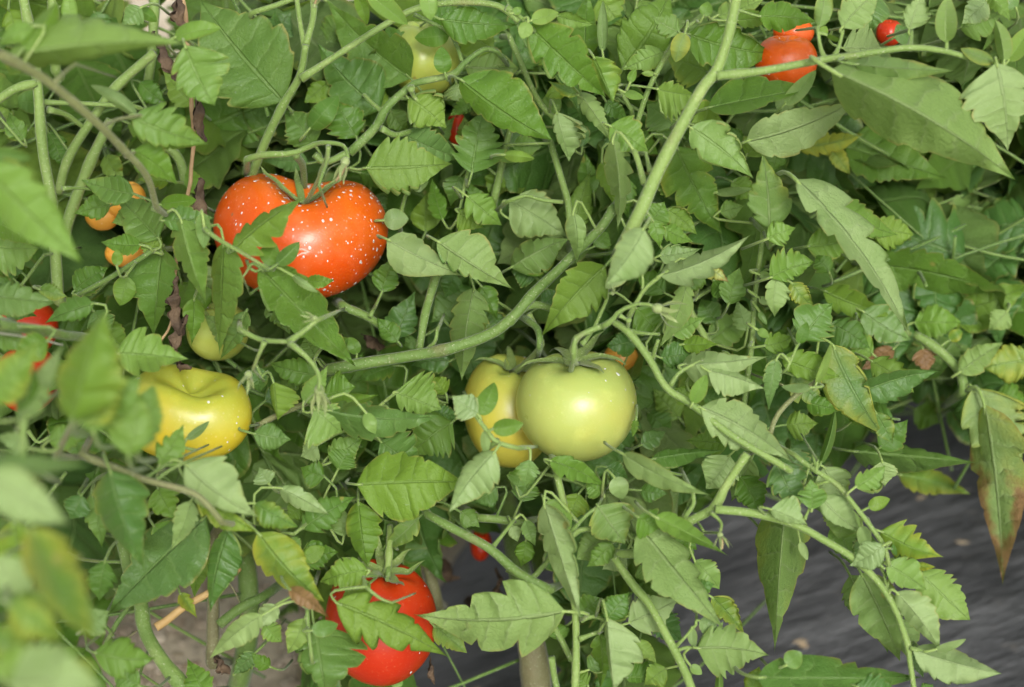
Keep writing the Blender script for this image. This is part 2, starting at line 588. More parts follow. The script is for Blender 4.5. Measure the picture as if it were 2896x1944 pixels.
STEM_DATA = '''
T 0 0
-20 -8 85 50 n -60 340 300 540 640 820 830 1010 1000 1200 1070 1420
-20 -18 30 20 n 380 560 450 490 520 440
-14 -11 36 25 n 690 870 800 820 960 790
-10 -9 34 24 n 860 1070 930 1040
2 3 80 100 g 150 -60 240 420 290 1000 340 1300 370 1600 400 2050
1 2 75 70 g -60 720 100 610 250 570
4 6 78 78 g 1060 360 800 590 650 790 470 1080 400 1320
5 6 85 105 g 760 820 610 1130 470 1500 420 1700
8 9 85 80 g 1060 -60 1040 350 1000 660
6 7 80 80 g 1110 980 1230 1100 1300 1400
3 4 40 40 g 280 700 600 712 920 730
3 5 44 40 g 330 750 460 790 580 880
-3 -1 30 20 g 430 1290 560 1290 720 1310
6 6 85 85 g 350 -60 380 250 380 480
T 1 0
4.5 .5 80 58 g -40 1230 60 980 180 730 300 520 340 310
1 2 46 40 g 335 310 305 180 275 -40
1 2 46 62 g 340 310 390 130 395 -30
1 0 55 52 g 310 540 600 350 900 160 1130 50 1400 18 1650 40 1800 150
2 1 80 40 k 640 1050 820 870 900 730 1060 590 1130 560 1350 510 1430 430 1560 340 1650 350
2 3 36 30 g 870 770 800 710 740 650
1 2 46 30 g 1060 600 1080 660 1160 740
1 3 60 36 g 860 880 960 925 1110 880
-1 -4 60 26 g -60 1090 60 1060 250 1050 400 990 470 978 560 985 610 1010 632 1085
-3 -5 34 26 g 495 1000 490 1090 460 1180 430 1270
0 6 66 50 g 270 1060 320 1140 335 1320
4 5 22 44 l 1380 1500 1450 1170 1490 960
6 7 64 50 g 1630 1360 1700 1050 1750 850
4 5 36 32 g 980 1500 1030 1310
3 3 50 46 g -30 90 130 40 290 -20
3 2 26 34 k 1080 100 1300 210 1370 310 1410 420
5 5 30 26 g 240 760 340 900 420 1020
2 2 24 22 g 640 1150 700 1160 780 1150
2 2 60 50 g 400 1060 480 1110 640 1040
T 2 0
-8 -8 78 120 l 1545 -60 1480 250 1400 480 1300 610 1150 880 1000 1170 900 1400 810 1590
-8 -7 78 40 l 1400 520 1560 505 1752 480 2130 410 2360 380 2710 328 2950 350 3130 400 3300 465
-7 -6 40 28 l 2140 405 2110 320 2090 190
-7 -6 40 26 l 2210 385 2240 310 2270 190
-7 -6 46 34 l 2720 335 2730 270 2735 200
-7 -7 34 28 l 2970 350 2975 310 2975 270
-6 -5 60 40 l 905 1260 870 1130 840 1040
-6 -5 36 30 l 945 1170 915 1050
0 1 46 44 g 1160 220 1000 480 920 650 855 850
0 0 34 20 g 1150 225 1250 150 1340 110
1 2 50 46 g -20 250 60 430 130 590 200 720 290 810
3 4 56 62 g 265 980 330 1200 385 1400 400 1600
3 3 36 34 g -30 1380 100 1340 200 1370 350 1385
0 0 20 20 g 720 580 850 588 1010 612
-5 -4 44 34 g -40 50 60 120 150 210
4 4 40 36 g 820 760 740 620
5 5 24 24 l 840 140 860 -40
T 0 1
-15 -10 100 80 k -60 650 230 690 460 730
-14 -10 20 16 p -60 705 220 745 430 795
-1 1 46 40 k 1040 150 760 330 540 450
-7 -8 44 30 g 1400 0 1500 75 1650 160 1800 250
-6 -7 24 18 g 1690 220 1700 270 1660 330
-18 -25 55 40 n 380 1560 500 1320 560 1150
-26 -26 60 50 g 150 1620 165 1300
0 1 30 26 g 150 380 240 260 300 180
1 1 30 26 g 190 1380 260 1460 340 1420
T 1 1
0 -2 104 78 k 520 960 750 918 1050 870 1300 825 1600 720 1760 600 1900 440 2050 300 2200 150 2360 -10 2440 -130
1 2 62 78 k 1115 850 1150 620 1180 500 1230 330
0 0 34 30 g 1180 820 1225 770 1240 700
3 4 80 60 k 600 530 760 600 860 670
3 4 28 24 g 780 600 840 480 880 400
-8 -9 46 38 l -110 690 0 745 70 765 225 772
-9 -9 44 40 l 225 772 340 690 410 630
-9 -8 38 26 l 60 770 20 860 -20 960
-9 -10 44 30 l 230 778 360 890 430 1000 432 1090
-1 0 50 46 n 20 1340 160 1270 330 1200
-1 0 30 26 g 870 1190 970 1110
-8 -8 34 44 g 1490 1260 1580 1380 1650 1460 1790 1500
-8 -6 44 44 g 1650 1450 1560 1530 1470 1620
1 1 50 40 g 660 1380 800 1420 900 1470
-3 -1 30 25 g 430 1000 400 900 460 800
T 2 1
-5 -6 62 62 l 690 630 800 710 940 890 1060 1090 1230 1200 1500 1410 1900 1650
-5 -6 36 30 l 960 890 980 820 1000 760
-5 -5 36 30 l 1080 1080 1150 980 1300 900
-5 -5 30 26 l 1240 1200 1240 1180
-5 -4 36 24 g 800 700 900 715 1010 720
-6 -6 46 50 l 425 870 425 790 455 735 560 685 620 665
-6 -7 44 30 l 620 670 690 620 740 560 880 510 1000 540
-6 -6 34 28 l 735 590 800 630
-6 -5 34 34 l 800 620 790 680
-4 -5 36 32 l 800 600 860 490 920 400 1060 290
0 1 42 48 l 1720 20 1660 480 1640 800 1580 1260
6 6 56 60 l 1170 440 1240 600 1340 770
-1 0 70 60 k -20 650 120 520 330 560
0 -2 60 54 k 100 620 180 690 190 790
5 6 30 26 l 1250 480 1350 420
-4 -3 34 30 g 480 790 560 680 650 480
T 3 1
-3 -3 44 40 n 0 1460 60 1280 200 1130 330 1050
-3 -3 20 20 n 100 1070 200 1130
10 10 70 90 g 1000 720 1130 800 1300 960 1345 1110
-4 -4 24 24 g 130 960 200 800
10 12 60 50 g 560 620 800 680 1010 730
T 0 2
-14 -13 60 50 n 560 -20 820 80 1000 150 1300 230 1420 320 1520 440
-13 -12 30 26 g 1000 140 1080 80 1160 30
-13 -13 30 24 g 1050 170 1150 90 1240 40
0 -3 100 135 k 810 440 880 760 960 980 1000 1200 1150 1440 1330 1640
5 6 100 110 d 1455 560 1460 900 1455 1400
4 4 80 90 k 1800 950 1640 1030 1500 1140
2 2 44 44 k 730 1260 800 1130 880 1020
4 4 16 14 d 1350 720 1500 780 1620 940 1670 1110
3 3 16 14 d 870 1230 940 1180
2 3 30 26 g 1600 1480 1700 1380 1780 1300
2 3 24 20 k 960 1470 1060 1540 1160 1600
6 6 34 30 k 540 240 620 380 700 520
1 2 30 26 k 700 1120 780 1220
T 1 2
-3 -4 70 86 k 1180 390 1400 510 1600 620 1800 790 2000 900
-3 -2 34 28 g 1620 610 1700 510 1770 420
1 1 70 70 g 1520 410 1660 420 1830 450
-7 -7 36 32 g 350 1030 360 1180 385 1400
-5 -5 30 26 g 260 520 310 480
0 -2 60 44 k 910 560 910 700 900 830
-8 -8 30 20 g 750 880 850 960 930 990
10 14 100 110 g 540 330 560 620 540 900
12 14 90 110 d 1080 540 1180 760 1240 1000
T 2 2
-3 -4 60 66 l 300 80 370 400 390 700 430 1000 440 1300 430 1620
-4 -6 72 76 l 700 680 830 870 940 1000 1050 1200 1130 1350 1200 1500 1240 1620
-5 -5 34 28 l 1110 1330 1180 1300 1270 1295
-5 -5 30 24 l 1120 1290 1190 1220 1260 1140
-4 -6 80 74 l 720 660 900 640 1100 520 1200 440 1380 340 1470 180 1610 -30
-6 -6 74 44 l 1390 350 1600 370 1752 400 1970 470 2150 570 2330 680 2490 830 2610 1010 2700 1250 2725 1400 2760 1640
-4 -4 46 40 l 405 530 480 490 600 490 720 510
-2 -2 56 50 l 220 1060 330 1230 410 1390
-4 -4 36 30 l 470 1110 560 1085 650 1120
-4 -4 40 36 l 460 1240 640 1170
-1 -1 56 46 g -30 750 120 825 240 710
-5 -5 32 28 g 400 510 500 400 590 330
10 11 230 260 d 110 1180 150 1380 180 1700
-6 -7 30 24 l 1360 370 1430 440 1425 510
-6 -6 36 40 l 1240 250 1240 320 1180 410
-3 -3 60 46 g 270 1360 290 1500 320 1620
2 2 34 30 g 180 100 420 160 520 210
T 3 2
-5 -6 46 40 l 180 -20 330 90 470 180 620 360 740 520 800 620 830 740
-6 -6 26 22 l 330 90 340 20
-6 -6 26 20 l 250 420 290 330
-6 -6 26 22 l 700 740 760 730 800 760
-6 -6 26 22 l 970 1300 1030 1310 1060 1320
-5 -5 24 20 l 820 930 790 780
'''
# ------------------------------------------------------------------ picture units -> place
WZ, HZ = 7008.0, 4704.0
TH = math.tan(math.radians(HFOV / 2))
RC = np.array(Euler((math.radians(90 - PITCH), 0, 0)).to_matrix())
CL = np.array([0, 0, CAMZ])
def ppm(d): return 2 * TH * d / WZ                 # metres per unit at distance d
def camp(X, Y, d):
    """a point seen at X, Y that stands d metres from the lens, in the camera's frame"""
    return np.array([(X - WZ / 2) * ppm(d), -(Y - HZ / 2) * ppm(d), -d])
def world(p): return np.asarray(p) @ RC.T + CL
def seen(p):
    q = (np.asarray(p) - CL) @ RC
    d = -q[2]
    return q[0] / ppm(d) + WZ / 2, -q[1] / ppm(d) + HZ / 2, d

# ------------------------------------------------------------------ materials
def mat(name):
    m = bpy.data.materials.new(name); m.use_nodes = True
    m.node_tree.nodes.clear()
    return m
class G:
    """short hand for a node tree"""
    def __init__(s, m): s.t = m.node_tree; s.m = m
    def n(s, typ, **kw):
        nd = s.t.nodes.new(typ)
        for k, v in kw.items():
            if k.startswith('_'): setattr(nd, k[1:], v)
            else: s.set(nd, k.replace('__', ' '), v)
        return nd
    def set(s, nd, k, v):
        i = nd.inputs[int(k[1:])] if k[0] == 'i' and k[1:].isdigit() else nd.inputs[k]
        if isinstance(v, bpy.types.NodeSocket): s.t.links.new(v, i)
        else: i.default_value = v
    def ma(s, op, a, b=0.0, c=None, clamp=False):
        nd = s.n('ShaderNodeMath', _operation=op, _use_clamp=clamp)
        s.set(nd, 'i0', a); s.set(nd, 'i1', b)
        if c is not None: s.set(nd, 'i2', c)
        return nd.outputs[0]
    def ss(s, v, a, b, lo=0.0, hi=1.0):
        nd = s.n('ShaderNodeMapRange', _interpolation_type='SMOOTHSTEP')
        s.set(nd, 'Value', v); s.set(nd, 'From Min', a); s.set(nd, 'From Max', b)
        s.set(nd, 'To Min', lo); s.set(nd, 'To Max', hi)
        return nd.outputs[0]
    def mix(s, f, a, b, mode='MIX'):
        nd = s.n('ShaderNodeMix', _data_type='RGBA', _blend_type=mode)
        s.set(nd, 'i0', f)
        for i, v in ((6, a), (7, b)):
            if isinstance(v, bpy.types.NodeSocket): s.t.links.new(v, nd.inputs[i])
            else: nd.inputs[i].default_value = (*v, 1)
        return nd.outputs[2]
    def noise(s, vec, scale, detail=3.0, rough=0.55, dims='3D'):
        nd = s.n('ShaderNodeTexNoise', _noise_dimensions=dims)
        if vec is not None: s.set(nd, 'Vector', vec)
        s.set(nd, 'Scale', scale); s.set(nd, 'Detail', detail); s.set(nd, 'Roughness', rough)
        return nd.outputs[0]
    def bump(s, h, dist, strength=1.0):
        nd = s.n('ShaderNodeBump', Height=h, Distance=dist, Strength=strength)
        return nd.outputs[0]
    def out(s, sh):
        o = s.n('ShaderNodeOutputMaterial'); s.t.links.new(sh, o.inputs['Surface'])

def leaf_material():
    m = mat('leaf'); g = G(m)
    uv = g.n('ShaderNodeUVMap').outputs[0]
    sp = g.n('ShaderNodeSeparateXYZ', Vector=uv)
    u = sp.outputs[0]; v = g.ma('MULTIPLY_ADD', sp.outputs[1], 2.0, -1.0); av = g.ma('ABSOLUTE', v)
    oi = g.n('ShaderNodeObjectInfo')
    oc = g.n('ShaderNodeSeparateColor', Color=oi.outputs['Color'])
    yel, brn, pale = oc.outputs[0], oc.outputs[1], oc.outputs[2]
    lit = oi.outputs['Alpha']; rnd = oi.outputs['Random']
    ob = g.n('ShaderNodeTexCoord').outputs['Object']
    side = g.ma('GREATER_THAN', v, 0.0)
    jit = g.noise(ob, 90, 2)
    vn = g.n('ShaderNodeAttribute', _attribute_type='OBJECT', _attribute_name='veins').outputs['Fac']
    f = g.ma('ADD', g.ma('MULTIPLY_ADD', u, vn, g.ma('MULTIPLY', side, 0.5)), g.ma('MULTIPLY_ADD', jit, 0.7, -0.35))
    fr = g.ma('FRACT', f)
    dist = g.ma('MULTIPLY', g.ma('ABSOLUTE', g.ma('SUBTRACT', fr, 0.5)), 2.0)
    lat = g.ma('MULTIPLY', g.ss(dist, 0.80, 0.99), g.ss(av, 1.0, 0.55))
    valley = g.ma('POWER', dist, 3.0)
    mid = g.ss(av, 0.065, 0.02)
    vein = g.ma('MAXIMUM', g.ma('MULTIPLY', lat, 0.75), mid)
    vor = g.n('ShaderNodeTexVoronoi', _feature='DISTANCE_TO_EDGE', Vector=ob, Scale=330.0)
    net = g.ss(vor.outputs['Distance'], 0.12, 0.0)
    n1 = g.noise(ob, 45, 4); n2 = g.noise(ob, 160, 4); n3 = g.noise(ob, 700, 2)
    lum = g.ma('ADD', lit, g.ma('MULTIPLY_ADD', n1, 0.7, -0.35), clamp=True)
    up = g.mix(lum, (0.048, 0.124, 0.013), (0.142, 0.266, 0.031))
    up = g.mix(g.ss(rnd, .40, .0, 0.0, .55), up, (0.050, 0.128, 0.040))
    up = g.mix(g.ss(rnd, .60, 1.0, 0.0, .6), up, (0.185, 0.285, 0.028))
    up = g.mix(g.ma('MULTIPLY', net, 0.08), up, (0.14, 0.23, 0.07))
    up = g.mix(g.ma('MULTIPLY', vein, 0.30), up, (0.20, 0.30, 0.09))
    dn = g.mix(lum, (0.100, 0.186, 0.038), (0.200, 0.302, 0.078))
    dn = g.mix(g.ma('MULTIPLY', net, 0.10), dn, (0.10, 0.17, 0.06))
    dn = g.mix(g.ma('MULTIPLY', vein, 0.40), dn, (0.25, 0.31, 0.14))
    back = g.n('ShaderNodeNewGeometry').outputs['Backfacing']
    c = g.mix(back, up, dn)
    pm = g.ma('MULTIPLY', pale, g.ss(n1, 0.25, 0.6, 0.45, 1.0))
    c = g.mix(pm, c, (0.32, 0.42, 0.19))
    # yellowing comes in blotches, first along the margin
    yv = g.ma('ADD', g.ma('ADD', g.ma('MULTIPLY', av, 0.35), g.ma('MULTIPLY', n1, 0.9)), g.ma('MULTIPLY', n2, 0.35))
    yf = g.ss(g.ma('ADD', yv, g.ma('MULTIPLY', yel, 1.1)), 1.05, 1.75)
    yf = g.ma('MULTIPLY', yf, g.ma('MULTIPLY_ADD', vein, -0.5, 1.0))
    c = g.mix(g.ma('MULTIPLY', yf, 0.85), c, (0.37, 0.36, 0.035))
    # thin yellow-brown rim
    rim = g.ma('MULTIPLY', g.ss(av, 0.90, 0.995), g.ss(g.noise(ob, 120, 2), 0.35, 0.65))
    c = g.mix(g.ma('MULTIPLY', rim, 0.65), c, (0.30, 0.25, 0.07))
    # dead tissue: at the tip, at the margin and in spots
    bv = g.ma('ADD', g.ma('ADD', g.ma('MULTIPLY', u, 0.35), g.ma('MULTIPLY', av, 0.2)), g.ma('MULTIPLY', n1, 0.9))
    bf = g.ss(g.ma('ADD', bv, g.ma('MULTIPLY', brn, 1.2)), 1.42, 1.58)
    c = g.mix(bf, c, g.mix(n2, (0.10, 0.05, 0.02), (0.33, 0.19, 0.09)))
    sp1 = g.n('ShaderNodeTexVoronoi', Vector=ob, Scale=85.0)
    spot = g.ma('MULTIPLY', g.ss(sp1.outputs['Distance'], 0.22, 0.12), g.ss(sp1.outputs['Color'], 0.80, 0.84))
    c = g.mix(g.ma('MULTIPLY', spot, 0.7), c, (0.27, 0.24, 0.06))
    # pale dried spray
    c = g.mix(g.ma('MULTIPLY', g.ss(n3, 0.66, 0.76), 0.22), c, (0.42, 0.47, 0.40))
    h = g.ma('ADD', g.ma('MULTIPLY', valley, -0.6), g.ma('MULTIPLY', net, -0.08))
    h = g.ma('ADD', h, g.ma('MULTIPLY_ADD', n2, 0.5, g.ma('MULTIPLY', n3, 0.25)))
    h = g.ma('ADD', h, g.ma('MULTIPLY', mid, -0.7))
    size = g.n('ShaderNodeAttribute', _attribute_type='OBJECT', _attribute_name='size').outputs['Fac']
    h = g.ma('MULTIPLY', h, size)
    nor = g.bump(h, 0.0013, 0.85)
    rg = g.ma('ADD', g.ma('MULTIPLY_ADD', n2, 0.2, g.ma('MULTIPLY_ADD', back, 0.15, 0.30)), g.ma('MULTIPLY', rnd, 0.16))
    pb = g.n('ShaderNodeBsdfPrincipled', Base__Color=c, Roughness=rg, Normal=nor)
    pb.inputs['Specular IOR Level'].default_value = 0.30
    pb.inputs['Sheen Weight'].default_value = 0.0
    pb.inputs['Sheen Roughness'].default_value = 0.4
    tr = g.n('ShaderNodeBsdfTranslucent', Color=g.mix(0.6, c, (0.26, 0.44, 0.02)), Normal=nor)
    ms = g.n('ShaderNodeMixShader'); g.set(ms, 'i0', 0.34)
    g.t.links.new(pb.outputs[0], ms.inputs[1]); g.t.links.new(tr.outputs[0], ms.inputs[2])
    g.out(ms.outputs[0])
    return m
def stem_material(own=True):
    m = mat('stem' if own else 'leaf_stalk'); g = G(m)
    oi = g.n('ShaderNodeObjectInfo')
    oc = g.n('ShaderNodeSeparateColor', Color=oi.outputs['Color'])
    ob = g.n('ShaderNodeTexCoord').outputs['Object']
    n1 = g.noise(ob, 70, 4); n2 = g.noise(ob, 900, 2)
    lum = g.ma('ADD', oi.outputs['Alpha'], g.ma('MULTIPLY_ADD', n1, 0.6, -0.3), clamp=True)
    c = g.mix(lum, (0.075, 0.140, 0.026), (0.225, 0.315, 0.082))
    if own:
        c = g.mix(oc.outputs[1], c, g.mix(n1, (0.10, 0.075, 0.045), (0.19, 0.15, 0.09)))
        c = g.mix(oc.outputs[2], c, (0.45, 0.43, 0.38))
    c = g.mix(g.ma('MULTIPLY', g.ss(n2, 0.6, 0.72), 0.5), c, (0.40, 0.43, 0.27))
    st = g.noise(ob, 26, 5, .65)
    c = g.mix(g.ma('MULTIPLY', g.ss(st, .55, .72), .45), c, (0.17, 0.13, 0.07))
    c = g.mix(g.ma('MULTIPLY', g.ss(st, .45, .28), .4), c, (0.30, 0.36, 0.13))
    h = g.ma('MULTIPLY_ADD', n2, 0.6, g.ma('MULTIPLY', n1, 1.6))
    pb = g.n('ShaderNodeBsdfPrincipled', Base__Color=c, Roughness=0.55, Normal=g.bump(h, 0.0011, 0.8))
    pb.inputs['Sheen Weight'].default_value = 0.15
    pb.inputs['Sheen Roughness'].default_value = 0.35
    pb.inputs['Specular IOR Level'].default_value = 0.3
    g.out(pb.outputs[0])
    return m
def simple(name, a, b, scale=60, rough=0.6, bumpd=0.001, spec=0.3, detail=4):
    m = mat(name); g = G(m)
    ob = g.n('ShaderNodeTexCoord').outputs['Object']
    n1 = g.noise(ob, scale, detail); n2 = g.noise(ob, scale * 6, 3)
    c = g.mix(g.ss(n1, 0.3, 0.7), a, b)
    c = g.mix(g.ma('MULTIPLY', n2, 0.3), c, tuple(x * 0.5 for x in a))
    pb = g.n('ShaderNodeBsdfPrincipled', Base__Color=c, Roughness=rough, Normal=g.bump(g.ma('ADD', n1, g.ma('MULTIPLY', n2, 0.4)), bumpd))
    pb.inputs['Specular IOR Level'].default_value = spec
    g.out(pb.outputs[0])
    return m
def fruit_material(name, body, shoulder, blot, lo=0.2, hi=0.9, spray=0.0, streak=0.15):
    """ripening skin: 'shoulder' colour round the stalk passing into 'body'; object Z is the stalk's direction"""
    m = mat(name); g = G(m)
    ob = g.n('ShaderNodeTexCoord').outputs['Object']
    gen = g.n('ShaderNodeAttribute', _attribute_name='pole').outputs['Fac']
    n1 = g.noise(ob, 28, 3); n2 = g.noise(ob, 110, 4); n3 = g.noise(ob, 900, 2)
    f = g.ss(g.ma('ADD', gen, g.ma('MULTIPLY_ADD', n1, 0.5, -0.25)), lo, hi)
    c = g.mix(f, body, shoulder)
    c = g.mix(g.ma('MULTIPLY', g.ss(n1, 0.45, 0.75), streak * 3), c, blot)
    c = g.mix(g.ma('MULTIPLY', g.ss(n2, 0.5, 0.8), streak), c, tuple(min(1, x * 1.6 + 0.02) for x in body))
    c = g.mix(g.ma('MULTIPLY', g.ss(n3, 0.62, 0.75), 0.12), c, (0.75, 0.6, 0.3))
    sc = g.n('ShaderNodeTexVoronoi', Vector=ob, Scale=95.0)
    c = g.mix(g.ma('MULTIPLY', g.ma('MULTIPLY', g.ss(sc.outputs['Distance'], .13, .05), g.ss(sc.outputs['Color'], .78, .82)), .6), c, (0.16, 0.10, 0.04))
    if spray > 0:                       # dried white spray spots, thickest on the shoulders
        vo = g.n('ShaderNodeTexVoronoi', Vector=ob, Scale=360.0, Randomness=1.0)
        sp = g.ma('MULTIPLY', g.ss(vo.outputs['Distance'], 0.27, 0.08), g.ss(vo.outputs['Color'], 0.70, 0.74))
        vo2 = g.n('ShaderNodeTexVoronoi', Vector=ob, Scale=420.0)
        sp2 = g.ma('MULTIPLY', g.ss(vo2.outputs['Distance'], 0.30, 0.18), g.ss(vo2.outputs['Color'], 0.62, 0.66))
        film = g.ss(g.noise(ob, 55, 5), 0.46, 0.70)
        sp = g.ma('ADD', sp, g.ma('MULTIPLY', sp2, 0.6), clamp=True)
        sp = g.ma('MULTIPLY', sp, g.ss(film, 0.0, 0.6, 0.25, 1.0))
        wf = g.ma('ADD', g.ma('MULTIPLY', sp, 0.50), g.ma('MULTIPLY', film, 0.05))
        c = g.mix(g.ma('MULTIPLY', wf, spray), c, (0.86, 0.76, 0.70))
    pb = g.n('ShaderNodeBsdfPrincipled', Base__Color=c, Roughness=g.ma('MULTIPLY_ADD', n2, 0.12, 0.24),
             Normal=g.bump(g.ma('ADD', n2, g.ma('MULTIPLY', n3, 0.3)), 0.0005, 0.35))
    pb.inputs['Specular IOR Level'].default_value = 0.36
    pb.inputs['Subsurface Weight'].default_value = 0.25
    pb.inputs['Subsurface Radius'].default_value = (0.008, 0.004, 0.002)
    pb.inputs['Subsurface Scale'].default_value = 0.6
    g.out(pb.outputs[0])
    return m
M_LEAF = leaf_material()
M_STEM = stem_material()
M_STALK = stem_material(False)
M_DEAD = simple('dead_leaf', (0.030, 0.019, 0.013), (0.130, 0.086, 0.050), 70, 0.8, 0.003)
M_DRYSTEM = simple('dry_stem', (0.24, 0.155, 0.075), (0.40, 0.28, 0.14), 60, 0.7, 0.001)
M_STRAW = simple('straw', (0.42, 0.27, 0.10), (0.55, 0.38, 0.17), 50, 0.6, 0.0006)
M_PETAL = simple('dry_petal', (0.17, 0.11, 0.05), (0.40, 0.33, 0.16), 120, 0.8, 0.0006)
def drop_material():
    m = mat('water'); g = G(m)
    pb = g.n('ShaderNodeBsdfPrincipled', Base__Color=(0.95, 0.95, 0.95, 1), Roughness=0.06, IOR=1.33)
    pb.inputs['Transmission Weight'].default_value = 0.55
    g.out(pb.outputs[0])
    return m
M_DROP = drop_material()

# ------------------------------------------------------------------ object helpers
def put(name, me, parent=None, loc=None, mats=()):
    o = bpy.data.objects.new(name, me); COL.objects.link(o)
    if loc is not None: o.location = loc
    if parent is not None:
        o.parent = parent
    for m in mats:
        if m.name not in [x.name for x in me.materials if x]: me.materials.append(m)
    return o
def thing(name, label, cat, loc, group=None):
    o = bpy.data.objects.new(name, None); COL.objects.link(o)
    o.empty_display_size = 0.02
    o.location = loc; o['label'] = label; o['category'] = cat
    if group: o['group'] = group
    return o
def child(name, verts, faces, parent, mats, uv=None, smooth=True, origin=None, mat_idx=None):
    """mesh object with its own origin under parent (parents only carry a location)"""
    verts = np.asarray(verts, float)
    org = verts[0] if origin is None else np.asarray(origin, float)
    me = bpy.data.meshes.new(name)
    me.from_pydata((verts - org).tolist(), [], faces)
    for m in mats: me.materials.append(m)
    if mat_idx is not None: me.polygons.foreach_set('material_index', np.asarray(mat_idx, dtype=np.int32))
    if smooth: me.polygons.foreach_set('use_smooth', np.ones(len(me.polygons), dtype=bool))
    if uv is not None:
        l = me.uv_layers.new(name='UVMap')
        idx = np.empty(len(me.loops), dtype=np.int32); me.loops.foreach_get('vertex_index', idx)
        l.data.foreach_set('uv', np.asarray(uv, dtype=np.float32)[idx].ravel())
    me.update()
    o = bpy.data.objects.new(name, me); COL.objects.link(o)
    pl = np.zeros(3)
    if parent is not None:
        o.parent = parent
        p = parent
        while p is not None:
            pl += np.array(p.location); p = p.parent
    o.location = org - pl
    return o

def catmull(P, n):
    P = np.asarray(P, float)
    if len(P) == 2:
        t = np.linspace(0, 1, n)[:, None]
        return P[0] * (1 - t) + P[1] * t
    Q = np.vstack([2 * P[0] - P[1], P, 2 * P[-1] - P[-2]])
    k = len(P) - 1
    out = []
    for x in np.linspace(0, k, n):
        i = min(int(x), k - 1); t = x - i
        a, b, c, d = Q[i], Q[i + 1], Q[i + 2], Q[i + 3]
        out.append(0.5 * (2 * b + (c - a) * t + (2 * a - 5 * b + 4 * c - d) * t * t + (3 * b - a - 3 * c + d) * t ** 3))
    return np.array(out)
def tube(path, rad, sides=9, cap=True, rng=None, wob=0.0):
    path = np.asarray(path, float); n = len(path)
    rad = np.broadcast_to(np.asarray(rad, float), (n,))
    T = np.gradient(path, axis=0); T /= np.linalg.norm(T, axis=1)[:, None] + 1e-12
    ref = np.array([0.3, 0.2, 1.0]); 
    if abs(T[0] @ ref) > 0.95 * np.linalg.norm(ref): ref = np.array([1.0, 0, 0])
    X = np.cross(T[0], ref); X /= np.linalg.norm(X)
    V, F = [], []
    for i in range(n):
        X = X - T[i] * (X @ T[i]); X /= np.linalg.norm(X) + 1e-12
        Y = np.cross(T[i], X)
        for k in range(sides):
            a = 2 * math.pi * k / sides
            r = rad[i] * (1 + (rng.uniform(-wob, wob) if rng else 0))
            V.append(path[i] + r * (math.cos(a) * X + math.sin(a) * Y))
    for i in range(n - 1):
        for k in range(sides):
            k2 = (k + 1) % sides
            F.append((i * sides + k, i * sides + k2, (i + 1) * sides + k2, (i + 1) * sides + k))
    if cap:
        F.append(tuple(range(sides))[::-1]); F.append(tuple((n - 1) * sides + k for k in range(sides)))
    return V, F
def hairs(path, rad, per_m, rng, length=0.0009):
    """short fuzz standing off a stem: slim triangles"""
    path = np.asarray(path); V, F = [], []
    seg = np.linalg.norm(np.diff(path, axis=0), axis=1)
    n = int(seg.sum() * per_m)
    cum = np.concatenate([[0], np.cumsum(seg)])
    for _ in range(n):
        s = rng.uniform(0, cum[-1]); i = min(np.searchsorted(cum, s, side='right') - 1, len(path) - 2)
        f = (s - cum[i]) / max(seg[i], 1e-9)
        p = path[i] * (1 - f) + path[i + 1] * f; r = rad[i] * (1 - f) + rad[i + 1] * f
        t = path[i + 1] - path[i]; t /= np.linalg.norm(t) + 1e-12
        d = np.array([rng.gauss(0, 1) for _ in range(3)]); d -= t * (d @ t); d /= np.linalg.norm(d) + 1e-12
        e = np.cross(t, d) * 0.00006 + t * 0.00002
        L = length * rng.uniform(0.5, 1.3)
        k = len(V)
        V += [p + d * r * 0.97 - e, p + d * r * 0.97 + e, p + d * (r + L) + t * rng.uniform(-.5, .5) * L]
        F.append((k, k + 1, k + 2))
    return V, F

